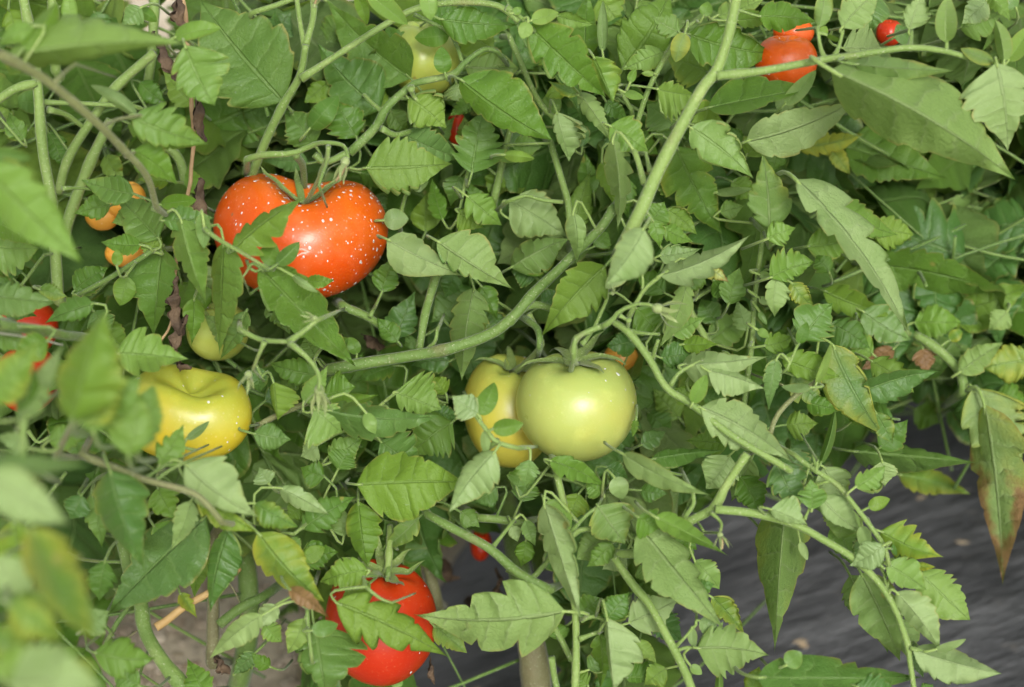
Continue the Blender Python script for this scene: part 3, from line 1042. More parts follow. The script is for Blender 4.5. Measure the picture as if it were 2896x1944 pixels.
# ------------------------------------------------------------------ leaflet shape
SCOL = np.array([0, .10, .28, .45, .57, .68, .79, .90, 1.0])
def leaf_shape(L, wl, wr, style, bow, rng, fold, tipz, arch, roll=0.0, nt=None, ripple=0.02, nv=7):
    """Grid of a leaflet lying along +a (length L), b to its left, c towards the viewer. Returns pts, uv, faces."""
    if nt is None: nt = {'e': 16, 's': 36, 't': 40}[style]
    nl = {'e': 0, 's': rng.randint(3, 6), 't': rng.randint(3, 5)}[style]
    amp = {'e': 0.0, 's': rng.uniform(.20, .44), 't': rng.uniform(.46, .66)}[style]
    t = np.linspace(0, 1, nt + 1)
    if style == 'e': p = t ** .50 * (1 - t) ** .80
    else:
        q = rng.uniform(.42, .60); q *= .9; p = t ** q * (1 - t) ** rng.uniform(1.1, 1.6)
    p = p / p.max()
    pts = np.zeros((nt + 1, 2 * len(SCOL) - 1, 3)); uv = np.zeros((nt + 1, 2 * len(SCOL) - 1, 2))
    ph = [rng.uniform(0, 6.28) for _ in range(8)]; rside = rng.randint(0, 1); both = rng.random() < .35; quilt = rng.uniform(.015, .07) * (1.4 if L > 700 else 1); rum = rng.uniform(.05, .12); curl = rng.uniform(-.3, 1.3) if style != 'e' else rng.uniform(0, .5)
    wl *= 1.14 if style == 'e' else 1.22; wr *= 1.14 if style == 'e' else 1.22
    midb = bow * 4 * t * (1 - t)
    dm = bow * 4 * (1 - 2 * t)                       # bend of the midrib
    for si, (wd, sg) in enumerate(((wl, 1), (wr, -1))):
        rollside = roll if (si == rside or both) else 0
        if rollside: wd = wd * 1.35
        R = max(wd, 0.30 * L if style != 'e' else 0.33 * L)
        out_c = min(math.sqrt(max(R * R - wd * wd, 0)), 0.85 * R) * fold[si]
        lob = np.ones_like(t)
        if nl:
            br = np.cumsum([rng.uniform(.55, 1.3) for _ in range(nl)]); br = np.concatenate([[rng.uniform(-.12, .02)], br / br[-1] * rng.uniform(.68, .86)])
            each = [rng.uniform(.5, 1.25) * (1.2 - .7 * q) * (rng.random() > .25) for q in br]
            lob = np.full_like(t, 1 + .32 * amp)
            for i_ in range(nl):
                fr = (t - br[i_]) / (br[i_ + 1] - br[i_]); on = (fr >= 0) & (fr < 1)
                a_i = amp * each[i_] + .012
                lob = np.where(on, 1 + .32 * amp - a_i * (1 - np.minimum(np.maximum(fr, 0) / .78, 1) ** .55) - a_i * np.maximum(fr - .84, 0) / .16 * .9, lob)
            tail = np.clip((t - br[-1]) / .08, 0, 1)
            lob = np.where(t >= br[-1], 1 + .32 * amp - (amp * .45 * each[-1]) * (1 - tail ** .6), lob)
            lob = lob * (1 - .015 * np.abs(np.sin(t * 40 + ph[0])))
        h = p * lob
        sweep = 0.30 if style != 'e' else 0.12
        for j, s in enumerate(SCOL):
            col = len(SCOL) - 1 + sg * j
            a_ = t + sweep * s * h * (wd / L) * 1.3 * (1 - t) ** .5
            lat = s; c = s * h * out_c * (1 + .45 * np.sin(ph[5] + 3.0 * t)) + s * h * R * .22 * np.sin(ph[6] + 4.0 * t)
            rl = rollside
            if rl and s > 0.45:
                th = (s - 0.45) / 0.55 * 2.7 * abs(rl)
                lat = 0.45 + 0.20 * math.sin(min(th, 2.7)) * 1.15
                cr = (1 - math.cos(th)) * 0.20 * wd * (1 if rl > 0 else -1) * h * (0.75 + 0.35 * np.sin(t * 5 + ph[0]))
            else: cr = 0
            # cross curve, edge ripple, quilting between the lateral veins
            c = c + cr - 0.10 * wd * s * s * h * (1 if fold[si] < 0 else -0.6)
            c = c + ripple * L * s ** 1.5 * h * (np.sin(t * 11 + ph[1 + si]) + .6 * np.sin(t * 23 + ph[3 + si]))
            if style != 'e':
                fq = t * nv + (0.5 if sg > 0 else 0.0) + .3 * np.sin(t * 9 + ph[2])
                c = c + quilt * wd * np.abs(np.sin(np.pi * fq)) * 4 * s * (1 - s) * h
            b = midb * L + sg * lat * h * wd
            if style != 'e' and s > 0:
                c = c + rum * L * s * np.array([mnoise.noise(Vector((x_ * 7 + ph[2] * 9, sg * s * hh * 4 * wd / L + ph[3], ph[4]))) for x_, hh in zip(t, h)])
            pts[:, col, 0] = a_ * L - dm * sg * lat * h * wd * 0.8
            pts[:, col, 1] = b
            pts[:, col, 2] = c
            uv[:, col, 0] = t; uv[:, col, 1] = 0.5 + 0.5 * sg * s
    z = tipz * L * t + arch * L * 4 * t * (1 - t) + .05 * L * np.sin(ph[7] + 6 * t) - curl * L * np.maximum(t - .6, 0) ** 2
    pts[:, :, 2] += z[:, None]
    m = 2 * len(SCOL) - 1
    F = [(i * m + j, i * m + j + 1, (i + 1) * m + j + 1, (i + 1) * m + j) for i in range(nt) for j in range(m - 1)]
    return pts.reshape(-1, 3), uv.reshape(-1, 2), F
def smoothfold(rng, kind=None):
    kind = kind or rng.choices('avrq', (.42, .2, .2, .18))[0]
    k = rng.uniform(.7, 1.12)
    return {'a': (-k, -k), 'v': (k * .8, k * .8), 'r': (k, -k), 'q': (-k, k)}[kind]

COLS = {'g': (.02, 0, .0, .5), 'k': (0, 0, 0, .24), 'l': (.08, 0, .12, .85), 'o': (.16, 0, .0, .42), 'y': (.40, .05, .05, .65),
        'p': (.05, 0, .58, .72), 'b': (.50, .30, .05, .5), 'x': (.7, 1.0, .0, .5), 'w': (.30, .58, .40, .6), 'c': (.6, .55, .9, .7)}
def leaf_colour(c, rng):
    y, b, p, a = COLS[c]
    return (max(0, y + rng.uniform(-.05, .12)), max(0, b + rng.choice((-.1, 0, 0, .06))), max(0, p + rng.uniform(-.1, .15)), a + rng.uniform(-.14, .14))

# ------------------------------------------------------------------ the plants (things), their bases on the ground
PL = {}
def ground_at(X, Y):
    d = camp(X, Y, 1.0); r = d @ RC.T
    k = -CAMZ / r[2]
    return CL + r * k
def plant(key, X, Y, label):
    p = ground_at(X, Y); p[2] = 0
    PL[key] = thing('tomato_plant', label, 'tomato plant', p, 'tomato plants along the row')
plant('near', -1500, 5600, 'tomato plant closest to the lens, its blurred yellow-green leaves filling the lower corner')
plant('left', 1300, 5400, 'tomato plant that carries the big speckled red tomato and the smooth yellow one')
plant('mid', 3660, 5000, 'tomato plant with thick woody base that carries the pale green tomato')
plant('right', 4540, 4100, 'tomato plant whose long leafy shoot reaches out over the black plastic film')
plant('back', 6300, 2700, 'out of focus tomato plant behind the long shoot, with a hanging browned leaf')
def plant_of(X, Y, dep):
    if dep <= -16: return 'near'
    if dep >= 9 and X > 4600: return 'back'
    if X > 4950: return 'right'
    if X < 2150: return 'left'
    return 'mid'

# ------------------------------------------------------------------ ground
def sheet(name, x0, x1, y0, y1, nx, ny, zf, m, thick=None):
    V, F = [], []
    for j in range(ny + 1):
        for i in range(nx + 1):
            x = x0 + (x1 - x0) * i / nx; y = y0 + (y1 - y0) * j / ny
            V.append((x, y, zf(x, y)))
    for j in range(ny):
        for i in range(nx):
            a = j * (nx + 1) + i
            F.append((a, a + 1, a + nx + 2, a + nx + 1))
    return child(name, V, F, None, [m], origin=(0, 0, 0))
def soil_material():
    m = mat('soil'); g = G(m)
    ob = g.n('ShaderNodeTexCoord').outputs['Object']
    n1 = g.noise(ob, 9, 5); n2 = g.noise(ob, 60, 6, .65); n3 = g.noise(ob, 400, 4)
    c = g.mix(g.ss(n1, .3, .7), (0.58, 0.49, 0.35), (0.72, 0.63, 0.47))  # base colour lightened to make up for the foliage's shade on the soil
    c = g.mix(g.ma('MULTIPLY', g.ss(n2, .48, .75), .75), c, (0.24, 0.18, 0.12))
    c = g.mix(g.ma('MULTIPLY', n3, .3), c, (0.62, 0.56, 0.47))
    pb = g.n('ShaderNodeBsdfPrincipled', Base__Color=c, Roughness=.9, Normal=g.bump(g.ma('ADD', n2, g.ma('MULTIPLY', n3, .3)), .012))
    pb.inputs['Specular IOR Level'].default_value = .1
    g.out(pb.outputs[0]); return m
def film_material():
    m = mat('plastic_film'); g = G(m)
    ob = g.n('ShaderNodeTexCoord').outputs['Object']
    mr = g.n('ShaderNodeMapping', Vector=ob, Rotation=(0, 0, math.radians(-24)))
    mp = g.n('ShaderNodeMapping', Vector=mr.outputs[0], Scale=(6, 20, 5))
    n1 = g.noise(mp.outputs[0], 1.6, 5, .6); n2 = g.noise(ob, 90, 4); n4 = g.noise(mp.outputs[0], 5.5, 3, .6)
    n5 = g.noise(ob, 14, 4)
    c = g.mix(g.ss(n1, .40, .75), (0.046, 0.047, 0.049), (0.112, 0.114, 0.117))
    c = g.mix(g.ma('MULTIPLY', g.ss(n4, .54, .78), .42), c, (0.165, 0.167, 0.170))
    c = g.mix(g.ma('MULTIPLY', g.ss(n5, .5, .8), .35), c, (0.10, 0.10, 0.098))
    c = g.mix(g.ma('MULTIPLY', g.ss(n2, .60, .8), .35), c, (0.22, 0.20, 0.17))
    pb = g.n('ShaderNodeBsdfPrincipled', Base__Color=c, Roughness=.52, Normal=g.bump(g.ma('ADD', g.ma('MULTIPLY', n4, .8), g.ma('MULTIPLY_ADD', n1, 1.0, g.ma('MULTIPLY', n2, .12))), .006))
    pb.inputs['Specular IOR Level'].default_value = .4
    g.out(pb.outputs[0]); return m
def soil_z(x, y):
    return 0.012 * (mnoise.noise(Vector((x * 6, y * 6, 0))) + .5 * mnoise.noise(Vector((x * 22, y * 22, 3)))) - 0.016
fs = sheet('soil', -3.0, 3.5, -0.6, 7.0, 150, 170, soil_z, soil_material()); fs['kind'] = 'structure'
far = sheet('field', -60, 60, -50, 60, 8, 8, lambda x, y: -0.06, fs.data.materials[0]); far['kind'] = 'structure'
# the film lies over a low bed; its edge runs away from the camera to the left of the woody stem
E0 = ground_at(2000, 5200); E1 = ground_at(3350, 3500)
ED = (E1 - E0); ED[2] = 0; ED /= np.linalg.norm(ED)
EN = np.array([ED[1], -ED[0], 0])
def film():
    V, F = [], []
    na, nb = 150, 110
    for i in range(na + 1):
        a = -1.2 + 4.4 * i / na
        for j in range(nb + 1):
            b = 1.9 * j / nb
            e = 0.025 * mnoise.noise(Vector((a * 5, 0, 1))) + 0.01 * mnoise.noise(Vector((a * 19, 0, 7)))
            p = E0 + ED * a + EN * (b + e)
            z = 0.010 + 0.030 * (1 - math.exp(-b * 7)) + 0.012 * mnoise.noise(Vector((p[0] * 3, p[1] * 3, 0)))
            z += 0.003 * mnoise.noise(Vector((p[0] * 9 - p[1] * 16, p[1] * 5 + p[0] * 4, 5)))
            if j == 0: z -= 0.02
            V.append((p[0], p[1], z))
    for i in range(na):
        for j in range(nb):
            k = i * (nb + 1) + j
            F.append((k, k + 1, k + nb + 2, k + nb + 1))
    o = child('plastic_mulch_film', V, F, None, [film_material()], origin=(0, 0, 0))
    o['kind'] = 'structure'
    return o
film()

# ------------------------------------------------------------------ stems
R0 = random.Random(11)
STEMS = []                     # (object, path points, radii, plant key)
SCOLS = {'g': (0, 0, 0, .42), 'l': (0, 0, 0, .52), 'k': (0, 0, 0, .2), 'n': (0, .55, 0, .6), 'd': (0, .75, 0, .3), 'p': (0, 0, .7, .8)}
def unit_(v): return v / (np.linalg.norm(v) + 1e-12)
RAW = []
def raw_points():
    cx = cy = 0; out = []
    for ln in STEM_DATA.strip().splitlines():
        f = ln.split()
        if f[0] == 'T': cx, cy = int(f[1]) * 1752, int(f[2]) * 1568; continue
        xs = list(map(float, f[5:])); n = len(xs) // 2
        q = catmull([(cx + xs[2 * i], cy + xs[2 * i + 1]) for i in range(n)], 40)
        out.append((q, max(float(f[2]), float(f[3]))))
    return out
ALL_P = raw_points()
def near_other(p, me):
    X, Y, d = seen(p)
    for k, (q, w) in enumerate(ALL_P):
        if k != me and np.min(np.hypot(q[:, 0] - X, q[:, 1] - Y)) < w * .5 + 30: return True
    return False
def read_stems():
    cx = cy = 0
    for ln in STEM_DATA.strip().splitlines():
        f = ln.split()
        if f[0] == 'T': cx, cy = int(f[1]) * 1752, int(f[2]) * 1568; continue
        z0, z1, w0, w1 = map(float, f[:4]); col = f[4]
        xs = list(map(float, f[5:])); n = len(xs) // 2
        P = []
        for i in range(n):
            k = i / max(n - 1, 1)
            d = FOCUS + (z0 + (z1 - z0) * k) / 100 + R0.uniform(-.002, .002)
            P.append(world(camp(cx + xs[2 * i], cy + xs[2 * i + 1], d)))
        P = np.array(P)
        d0, d1 = FOCUS + z0 / 100, FOCUS + z1 / 100
        r0, r1 = w0 * .41 * ppm(d0), w1 * .41 * ppm(d1)
        L = np.linalg.norm(np.diff(P, axis=0), axis=1).sum()
        m = max(8, int(L / 0.004))
        nat = m
        path = catmull(P, m)
        bk = world(np.array([0, 0, -1.0])) - CL
        t0 = unit_(path[0] - path[2]); t1 = unit_(path[-1] - path[-3])
        pre = [path[0] + t0 * .0035 * k + bk * .022 * k for k in (3, 2, 1)] if not near_other(path[0], len(RAW)) else []
        post = [path[-1] + t1 * .0035 * k + bk * .022 * k for k in (1, 2, 3)] if not near_other(path[-1], len(RAW)) else []
        path = np.array(pre + list(path) + post); m = len(path)
        rad = np.concatenate([[r0] * len(pre), np.linspace(r0, r1, nat), r1 * np.linspace(.9, .6, max(len(post), 1))[:len(post)]]) * (1 + 0.05 * np.array([mnoise.noise(Vector((q[0] * 60, q[1] * 60, q[2] * 60))) for q in path]))
        if w0 > 58:
            at = R0.uniform(.01, .03); cum = np.concatenate([[0], np.cumsum(np.linalg.norm(np.diff(path, axis=0), axis=1))])
            while at < cum[-1]:
                rad = rad * (1 + R0.uniform(.08, .24) * np.exp(-((cum - at) / .004) ** 2)); at += R0.uniform(.035, .07)
        # swollen base where a side stem leaves its parent
        if w0 < 60 and not pre: rad[:3] *= np.array([1.45, 1.25, 1.08])
        RAW.append(1)
        key = plant_of(cx + xs[0], cy + xs[1], (z0 + z1) / 2)
        V, F = tube(path, rad, 10)
        hv, hf = hairs(path, rad, 1700 if w0 > 40 else 1200, R0)
        k = len(V); V = V + hv; F = F + [tuple(i + k for i in q) for q in hf]
        o = child('stem', V, F, PL[key], [M_STEM])
        y, b, p, a = SCOLS[col]
        o.color = (y, b, p, a + R0.uniform(-.1, .1))
        STEMS.append((o, path, rad, key))
read_stems()
ST_PTS = np.vstack([s[1] for s in STEMS]); ST_D = np.array([seen(p)[2] for p in ST_PTS]); ST_ID = np.concatenate([[i] * len(s[1]) for i, s in enumerate(STEMS)])

# each plant's own main stem, from the ground up into the foliage
def main_stem(key, via, r0, r1, col):
    base = np.array(PL[key].location)
    P = np.array([base - np.array([0, 0, .03])] + [world(camp(X, Y, FOCUS + d / 100)) for X, Y, d in via])
    path = catmull(P, 60); rad = np.linspace(r0, r1, 60)
    V, F = tube(path, rad, 10)
    o = child('stem', V, F, PL[key], [M_STEM]); o.color = SCOLS[col]
main_stem('left', [(1700, 4300, 12), (1500, 3000, 18), (1200, 1500, 18), (1500, 300, 20)], .007, .003, 'k')
main_stem('mid', [(3640, 4420, 11), (3450, 3300, 19), (3300, 1800, 20), (3600, 300, 20)], .009, .003, 'k')
main_stem('right', [(4560, 3600, 12), (4600, 2900, 14), (4500, 1600, 18), (4900, 300, 20)], .007, .003, 'k')
main_stem('back', [(6350, 2300, 66), (6350, 1200, 68), (6100, 400, 68)], .006, .003, 'k')
main_stem('near', [(-900, 4300, -20), (-500, 3400, -22), (-350, 2300, -22), (-300, 1000, -22)], .008, .005, 'g')

# ------------------------------------------------------------------ leaflets seen one by one
R1 = random.Random(5)
LEAF_SPOTS = []
def place_leaf(bx, by, tx, ty, wl, wr, dep, spec, opts):
    side, style, col = spec
    d = FOCUS + dep / 100 + R1.uniform(-.004, .004)
    B = camp(bx, by, d); px = ppm(d)
    ax = np.array([tx - bx, ty - by]); L = np.linalg.norm(ax); ax /= L
    fold = smoothfold(R1, opts.get('f'))
    tipz = R1.uniform(-.42, .16) if dep < 8 else R1.uniform(-.2, .2)
    arch = R1.uniform(-.04, .18)
    roll = R1.choice((0, 0, 0, 0.6, 0.9, -.8)) if style != 'e' else R1.choice((0, 0, 0, .5))
    if 'ro' in opts: roll = float(opts['ro'])
    nv = R1.randint(4, 7)
    pts, uv, F = leaf_shape(L, wl, wr, style, float(opts.get('bow', R1.uniform(-.05, .05))), R1, fold, tipz, arch, roll, nv=nv)
    A3 = np.array([ax[0], -ax[1], 0]); 
    lf = np.array([ax[1], -ax[0]]); B3 = np.array([lf[0], -lf[1], 0])
    C3 = np.array([0, 0, 1.0])
    V = B + px * (pts[:, :1] * A3 + pts[:, 1:2] * B3 + pts[:, 2:3] * C3)
    # keep what is seen where it is seen: widen with distance from the lens
    sc = (-V[:, 2] / d)[:, None]
    V[:, :2] *= sc
    V = world(V)
    # winding: a x b = towards the viewer when the upper side is shown
    if side == 'u': F = [q[::-1] for q in F]
    if opts.get('flip'): F = [q[::-1] for q in F]
    nleaf = len(F)
    key = plant_of((bx + tx) / 2, (by + ty) / 2, dep)
    base = V[len(SCOL) - 1]
    # the little stalk that joins it to the nearest stem
    dist = np.linalg.norm(ST_PTS - base, axis=1); i = int(dist.argmin()); si = ST_ID[i]
    tdir = world(B + A3 * px) - world(B); tdir /= np.linalg.norm(tdir)
    parent = PL[key]
    r = max(.0006, min(.0011, 0.010 * L * px))
    back = world(np.array([0, 0, -1.0])) - CL
    depb = seen(base)[2]
    far_ok = ST_D > depb - .012
    dd = np.where(far_ok, dist, 9.0); i = int(dd.argmin()); si = ST_ID[i]
    if dd[i] < 0.024:
        end = ST_PTS[i]
        parent = STEMS[si][0]
        mid_ = base - tdir * dd[i] * .4 + (end - base) * .3
        path = catmull([end, mid_, base, base + tdir * L * px * .06], 8)
    else:
        path = catmull([base - tdir * .007 + back * .05, base - tdir * .006 + back * .014, base, base + tdir * L * px * .06], 8)
    tv, tf = tube(path, np.linspace(r * 1.3, r, 8), 6)
    k = len(V)
    V = np.vstack([V, np.array(tv)]); F = F + [tuple(j + k for j in q) for q in tf]
    uv = np.vstack([uv, np.full((len(tv), 2), .5)])
    o = child('leaflet', V, F, parent, [M_LEAF, M_STALK], uv=uv, origin=base, mat_idx=[0] * nleaf + [1] * len(tf))
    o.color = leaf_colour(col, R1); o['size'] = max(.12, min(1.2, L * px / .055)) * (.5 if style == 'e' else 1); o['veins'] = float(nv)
    LEAF_SPOTS.append(((bx + tx) / 2, (by + ty) / 2))
def read_leaves():
    cx = cy = 0
    for ln in LEAF_DATA.strip().splitlines():
        f = ln.split()
        if f[0] == 'T': cx, cy = int(f[1]) * 1752, int(f[2]) * 1568; continue
        bx, by, tx, ty, wl, wr, dep = map(float, f[:7])
        place_leaf(cx + bx, cy + by, cx + tx, cy + ty, wl, wr, dep, f[7], dict(q.split('=') for q in f[8:]))
read_leaves()

# ------------------------------------------------------------------ tomatoes
def unit(v): v = np.asarray(v, float); return v / np.linalg.norm(v)
TOMS = []
def tomato(label, X, Y, rx, ry, dep, axis, m, ribs=5, rib=.02, dent=.30, sig=.42, cleft=None, rz=None, calyx=True, drops=0, seed=1, squash=.88, stalk=None, flip=0, sepal_len=1.0, sr=.055):
    """axis: direction of the stalk end in the camera's frame (x right, y up, z towards the lens)"""
    rng = random.Random(seed)
    d = FOCUS + dep / 100; px = ppm(d)
    C = camp(X, Y, d)
    Z = unit(axis); Xa = unit(np.cross([0.05, 0.2, 1.0], Z)); Ya = np.cross(Z, Xa)
    nu, nv = 72, 48
    V, pole = [], []
    ph = rng.uniform(0, 6.28)
    for j in range(nv + 1):
        th = math.pi * j / nv
        for i in range(nu):
            fi = 2 * math.pi * i / nu
            r = 1 + rib * math.cos(ribs * fi + ph) * math.sin(th) ** .7 + rib * .6 * math.cos(2 * fi + ph * 2) * math.sin(th)
            rho = math.sin(th) * r; z = math.cos(th) * squash
            z -= dent * math.exp(-(th / sig) ** 2) * (1 + .3 * math.cos(ribs * fi + ph) * min(1, th / sig))
            z += .06 * math.exp(-((math.pi - th) / .25) ** 2)
            if cleft:
                a, b = rho * math.cos(fi), rho * math.sin(fi)
                ca = a * math.cos(cleft[1]) + b * math.sin(cleft[1])
                cb = -a * math.sin(cleft[1]) + b * math.cos(cleft[1])
                if z > 0: z -= cleft[0] * math.exp(-(ca / cleft[2]) ** 2) * math.exp(-((cb - cleft[3]) / cleft[4]) ** 2)
            V.append(Xa * rho * math.cos(fi) + Ya * rho * math.sin(fi) + Z * z)
            pole.append(1 - th / math.pi)
    V = np.array(V)
    lo, hi = V.min(0), V.max(0)
    V = (V - (lo + hi) / 2) / ((hi - lo) / 2)
    rz_ = rz or (rx + ry) / 2
    V = V * np.array([rx, ry, rz_]) * px
    W = V + C
    N0 = V
    F = [(j * nu + i, (j + 1) * nu + i, (j + 1) * nu + (i + 1) % nu, j * nu + (i + 1) % nu) for j in range(nv) for i in range(nu)]
    Wd = world(W)
    low = Wd.min(0)
    t = thing('tomato', label, 'tomato', (Wd[:, 0].mean(), Wd[:, 1].mean(), low[2]), 'tomatoes on the plants')
    o = child('fruit', Wd, F, t, [m], origin=Wd.mean(0))
    at = o.data.attributes.new('pole', 'FLOAT', 'POINT'); at.data.foreach_set('value', np.array(pole, dtype=np.float32))
    TOMS.append((X, Y, rx, ry, d, rz_ * px))
    rr = (rx + ry) / 2 * px
    if calyx:
        pc = W[:nu].mean(0); ring = W[int(nv * .07) * nu: int(nv * .07) * nu + nu]
        ns = rng.choice((5, 6))
        for k in range(ns):
            fi = 2 * math.pi * (k + rng.uniform(-.2, .2)) / ns
            i = int(fi / (2 * math.pi) * nu) % nu
            Ls = rr * rng.uniform(.50, .72) * sepal_len
            lift = rng.uniform(-.2, .9)
            P = [pc + Z * rr * .03]
            for q in (.12, .2, .28):
                jj = min(nv, max(1, int(nv * q * .55)))
                P.append(W[jj * nu + i] + Z * rr * (.03 + .05 * lift) + unit(N0[jj * nu + i]) * rr * .02)
            last = unit(P[-1] - P[-2]) * .6 + Z * lift * .9
            P.append(P[-1] + unit(last) * Ls * .45)
            P.append(P[-1] + unit(last + Z * .3 * lift + np.array([0, -.25, .1])) * Ls * .30)
            path = catmull(P, 14)
            SV, SF = [], []
            for q, c in enumerate(path):
                tt = q / 13; wd = rr * .11 * min(1, .25 + .75 * sepal_len) * (math.sin(math.pi * min(1, .25 + tt * .75)) ** .8 * (1 - tt) ** .25 + .05)
                T = unit(path[min(q + 1, 13)] - path[max(q - 1, 0)])
                sd = unit(np.cross(T, Z + np.array([0, 0, .3]))); up = np.cross(sd, T)
                for e in (-1, -.5, 0, .5, 1): SV.append(c + sd * e * wd + up * wd * .35 * e * e)
            for q in range(13):
                for e in range(4): SF.append((q * 5 + e, q * 5 + e + 1, q * 5 + e + 6, q * 5 + e + 5))
            so = child('sepal', world(np.array(SV)), SF, t, [M_STEM])
            so.color = (0, .12, 0, .62 + rng.uniform(-.2, .2))
        if stalk:
            P = [pc - Z * rr * .02] + [camp(sx, sy, FOCUS + sd / 100) for sx, sy, sd in stalk]
        else:
            P = [pc - Z * rr * .02, pc + Z * rr * .22, pc + Z * rr * .42 + np.array([rng.uniform(-.1, .1), .15, -.25]) * rr, pc + Z * rr * .5 + np.array([rng.uniform(-.3, .3), .4, -.7]) * rr]
        path = world(catmull(P, 16))
        rad = np.full(16, rr * sr); rad[0] *= 1.8; rad[1] *= 1.3; rad[7] *= 1.35; rad[8] *= 1.35
        TV, TF = tube(path, rad, 9); hv, hf = hairs(path, rad, 2500, rng); kk = len(TV)
        so = child('stalk', TV + hv, TF + [tuple(a + kk for a in q) for q in hf], t, [M_STEM]); so.color = (0, .1, 0, .75)
    if drops:
        # normals from the mesh
        Wn = np.array([v.normal[:] for v in o.data.vertices])
        DV, DF = [], []
        camdir = RC @ np.array([0, 0, 1.0])
        made = 0
        while made < drops:
            idx = rng.randrange(nu * 2, nu * (nv - 2)); n = Wn[idx]
            if n @ camdir < -.1: continue
            # more of them toward the upper and right shoulder
            q = V[idx] / (np.array([rx, ry, rz_]) * px)
            if rng.random() > .25 + .5 * max(0, q[0]) + .35 * max(0, q[1]): continue
            R = rng.choice((.0003, .0003, .0004, .0005, .0006, .0009)) * rng.uniform(.7, 1.1)
            up = np.array([0, 0, 1.0]); dn = unit(-up + n * (up @ n) + 1e-6); sd = np.cross(n, dn)
            c = Wd[idx] + sd * rng.uniform(-.003, .003) + dn * rng.uniform(-.003, .003)
            # back on the skin after the shift
            k2 = int(np.linalg.norm(Wd - c, axis=1).argmin()); c = c - Wn[k2] * ((c - Wd[k2]) @ Wn[k2]); n = Wn[k2]
            base = len(DV); el = rng.uniform(1.0, 1.5)
            DV.append(c + n * R * .30 + dn * R * .12)
            for ring, (a, hgt) in enumerate(((.5, .24), (.85, .11), (1.0, -.06))):
                for k in range(10):
                    f = 2 * math.pi * k / 10
                    DV.append(c + R * a * (sd * math.cos(f) + dn * el * math.sin(f)) + n * R * hgt)
            for k in range(10): DF.append((base, base + 1 + k, base + 1 + (k + 1) % 10))
            for ring in range(2):
                for k in range(10):
                    b0 = base + 1 + ring * 10
                    DF.append((b0 + k, b0 + 10 + k, b0 + 10 + (k + 1) % 10, b0 + (k + 1) % 10))
            made += 1
        wo = child('water_drops', DV, DF, t, [M_DROP]); wo['kind'] = 'stuff'
    return t
RED = fruit_material('skin_red', (0.54, 0.060, 0.003), (0.60, 0.125, 0.006), (0.60, 0.135, 0.006), .35, 1.0, spray=.5, streak=.12)
RED2 = fruit_material('skin_deep_red', (0.40, 0.022, 0.004), (0.44, 0.040, 0.005), (0.46, 0.045, 0.005), .5, 1.0, spray=.0, streak=.06)
ORANGE = fruit_material('skin_orange', (0.70, 0.30, 0.03), (0.62, 0.36, 0.08), (0.66, 0.38, 0.08), .4, 1.0, spray=.3)
GREEN = fruit_material('skin_green', (0.345, 0.39, 0.095), (0.27, 0.35, 0.085), (0.38, 0.37, 0.075), .45, .95, spray=.10, streak=.25)
TURN = fruit_material('skin_turning', (0.42, 0.38, 0.050), (0.28, 0.35, 0.07), (0.46, 0.33, 0.03), .45, .95, spray=.12, streak=.2)
YELLOW = fruit_material('skin_yellow', (0.48, 0.375, 0.022), (0.30, 0.33, 0.035), (0.38, 0.35, 0.03), .45, .80, spray=.30, streak=.15)
LIME = fruit_material('skin_pale_green', (0.33, 0.38, 0.07), (0.26, 0.34, 0.07), (0.36, 0.38, 0.06), .4, .9)
tomato('big orange-red tomato with a cleft top, speckled all over with white drops', 2050, 1617, 600, 440, 4.2, (.10, .95, .27), RED, ribs=3, rib=.05, dent=.30, sig=.45,
       cleft=(.26, 1.57, .9, 0, .32), rz=450, drops=300, seed=3, stalk=[(2170, 1250, -.5), (2230, 1100, -2.5), (2250, 1010, -3.2)], sepal_len=.30, sr=.028)
tomato('smooth pale green tomato with long green sepals, in front of a yellower one', 3945, 2782, 414, 378, 1.0, (-.04, .95, .27), GREEN, ribs=5, rib=.012, dent=.26, sig=.5, rz=400, drops=26, seed=8,
       stalk=[(3925, 2440, -2.2), (3930, 2350, -3.0), (3950, 2310, -4.5)], sepal_len=1.05)
tomato('yellow-green tomato half hidden behind the smooth pale green one', 3490, 2812, 320, 388, 6.0, (.1, .9, .3), TURN, seed=4, drops=20,
       stalk=[(3680, 2400, 2), (3690, 2300, 1), (3620, 2150, 0)], sepal_len=.8)
tomato('heart-shaped yellow tomato with green shoulders under the big red one', 1275, 2830, 455, 335, -1.0, (.15, .90, .36), YELLOW, ribs=3, rib=.05, dent=.34, sig=.5,
       cleft=(.25, 1.57, .8, .1, .35), rz=320, drops=12, seed=6, stalk=[(1330, 2500, 0), (1340, 2380, 2)], calyx=False)
tomato('green tomato hidden behind a drooping leaf below the big red one', 1490, 2270, 215, 200, 5.0, (0, .9, .2), LIME, seed=9, rib=.01, drops=10, calyx=False)
tomato('deep red tomato with leaves across it, lowest on the plants', 2610, 4262, 382, 425, -.5, (.10, .93, .27), RED2, ribs=5, rib=.015, dent=.22, sig=.5, rz=390, drops=14, seed=12,
       stalk=[(2655, 3870, -1.5), (2665, 3720, -1), (2670, 3600, 0)], sepal_len=.9)
tomato('red tomato half covered by blurred leaves beside the yellow one', 195, 2250, 200, 190, 4.0, (0, .9, .2), RED2, seed=15, calyx=False)
tomato('red tomato in blurred leaves, lower one of two at the picture edge', 190, 2600, 215, 225, 3.0, (0, .9, .2), RED2, seed=16, calyx=False)
tomato('orange tomato behind two thick upright stems', 850, 1365, 150, 130, 6.5, (0, .9, .3), ORANGE, seed=17, calyx=False)
tomato('small orange tomato peeping out under the orange one', 700, 1480, 120, 100, 6.8, (0, .9, .3), ORANGE, seed=18, calyx=False)
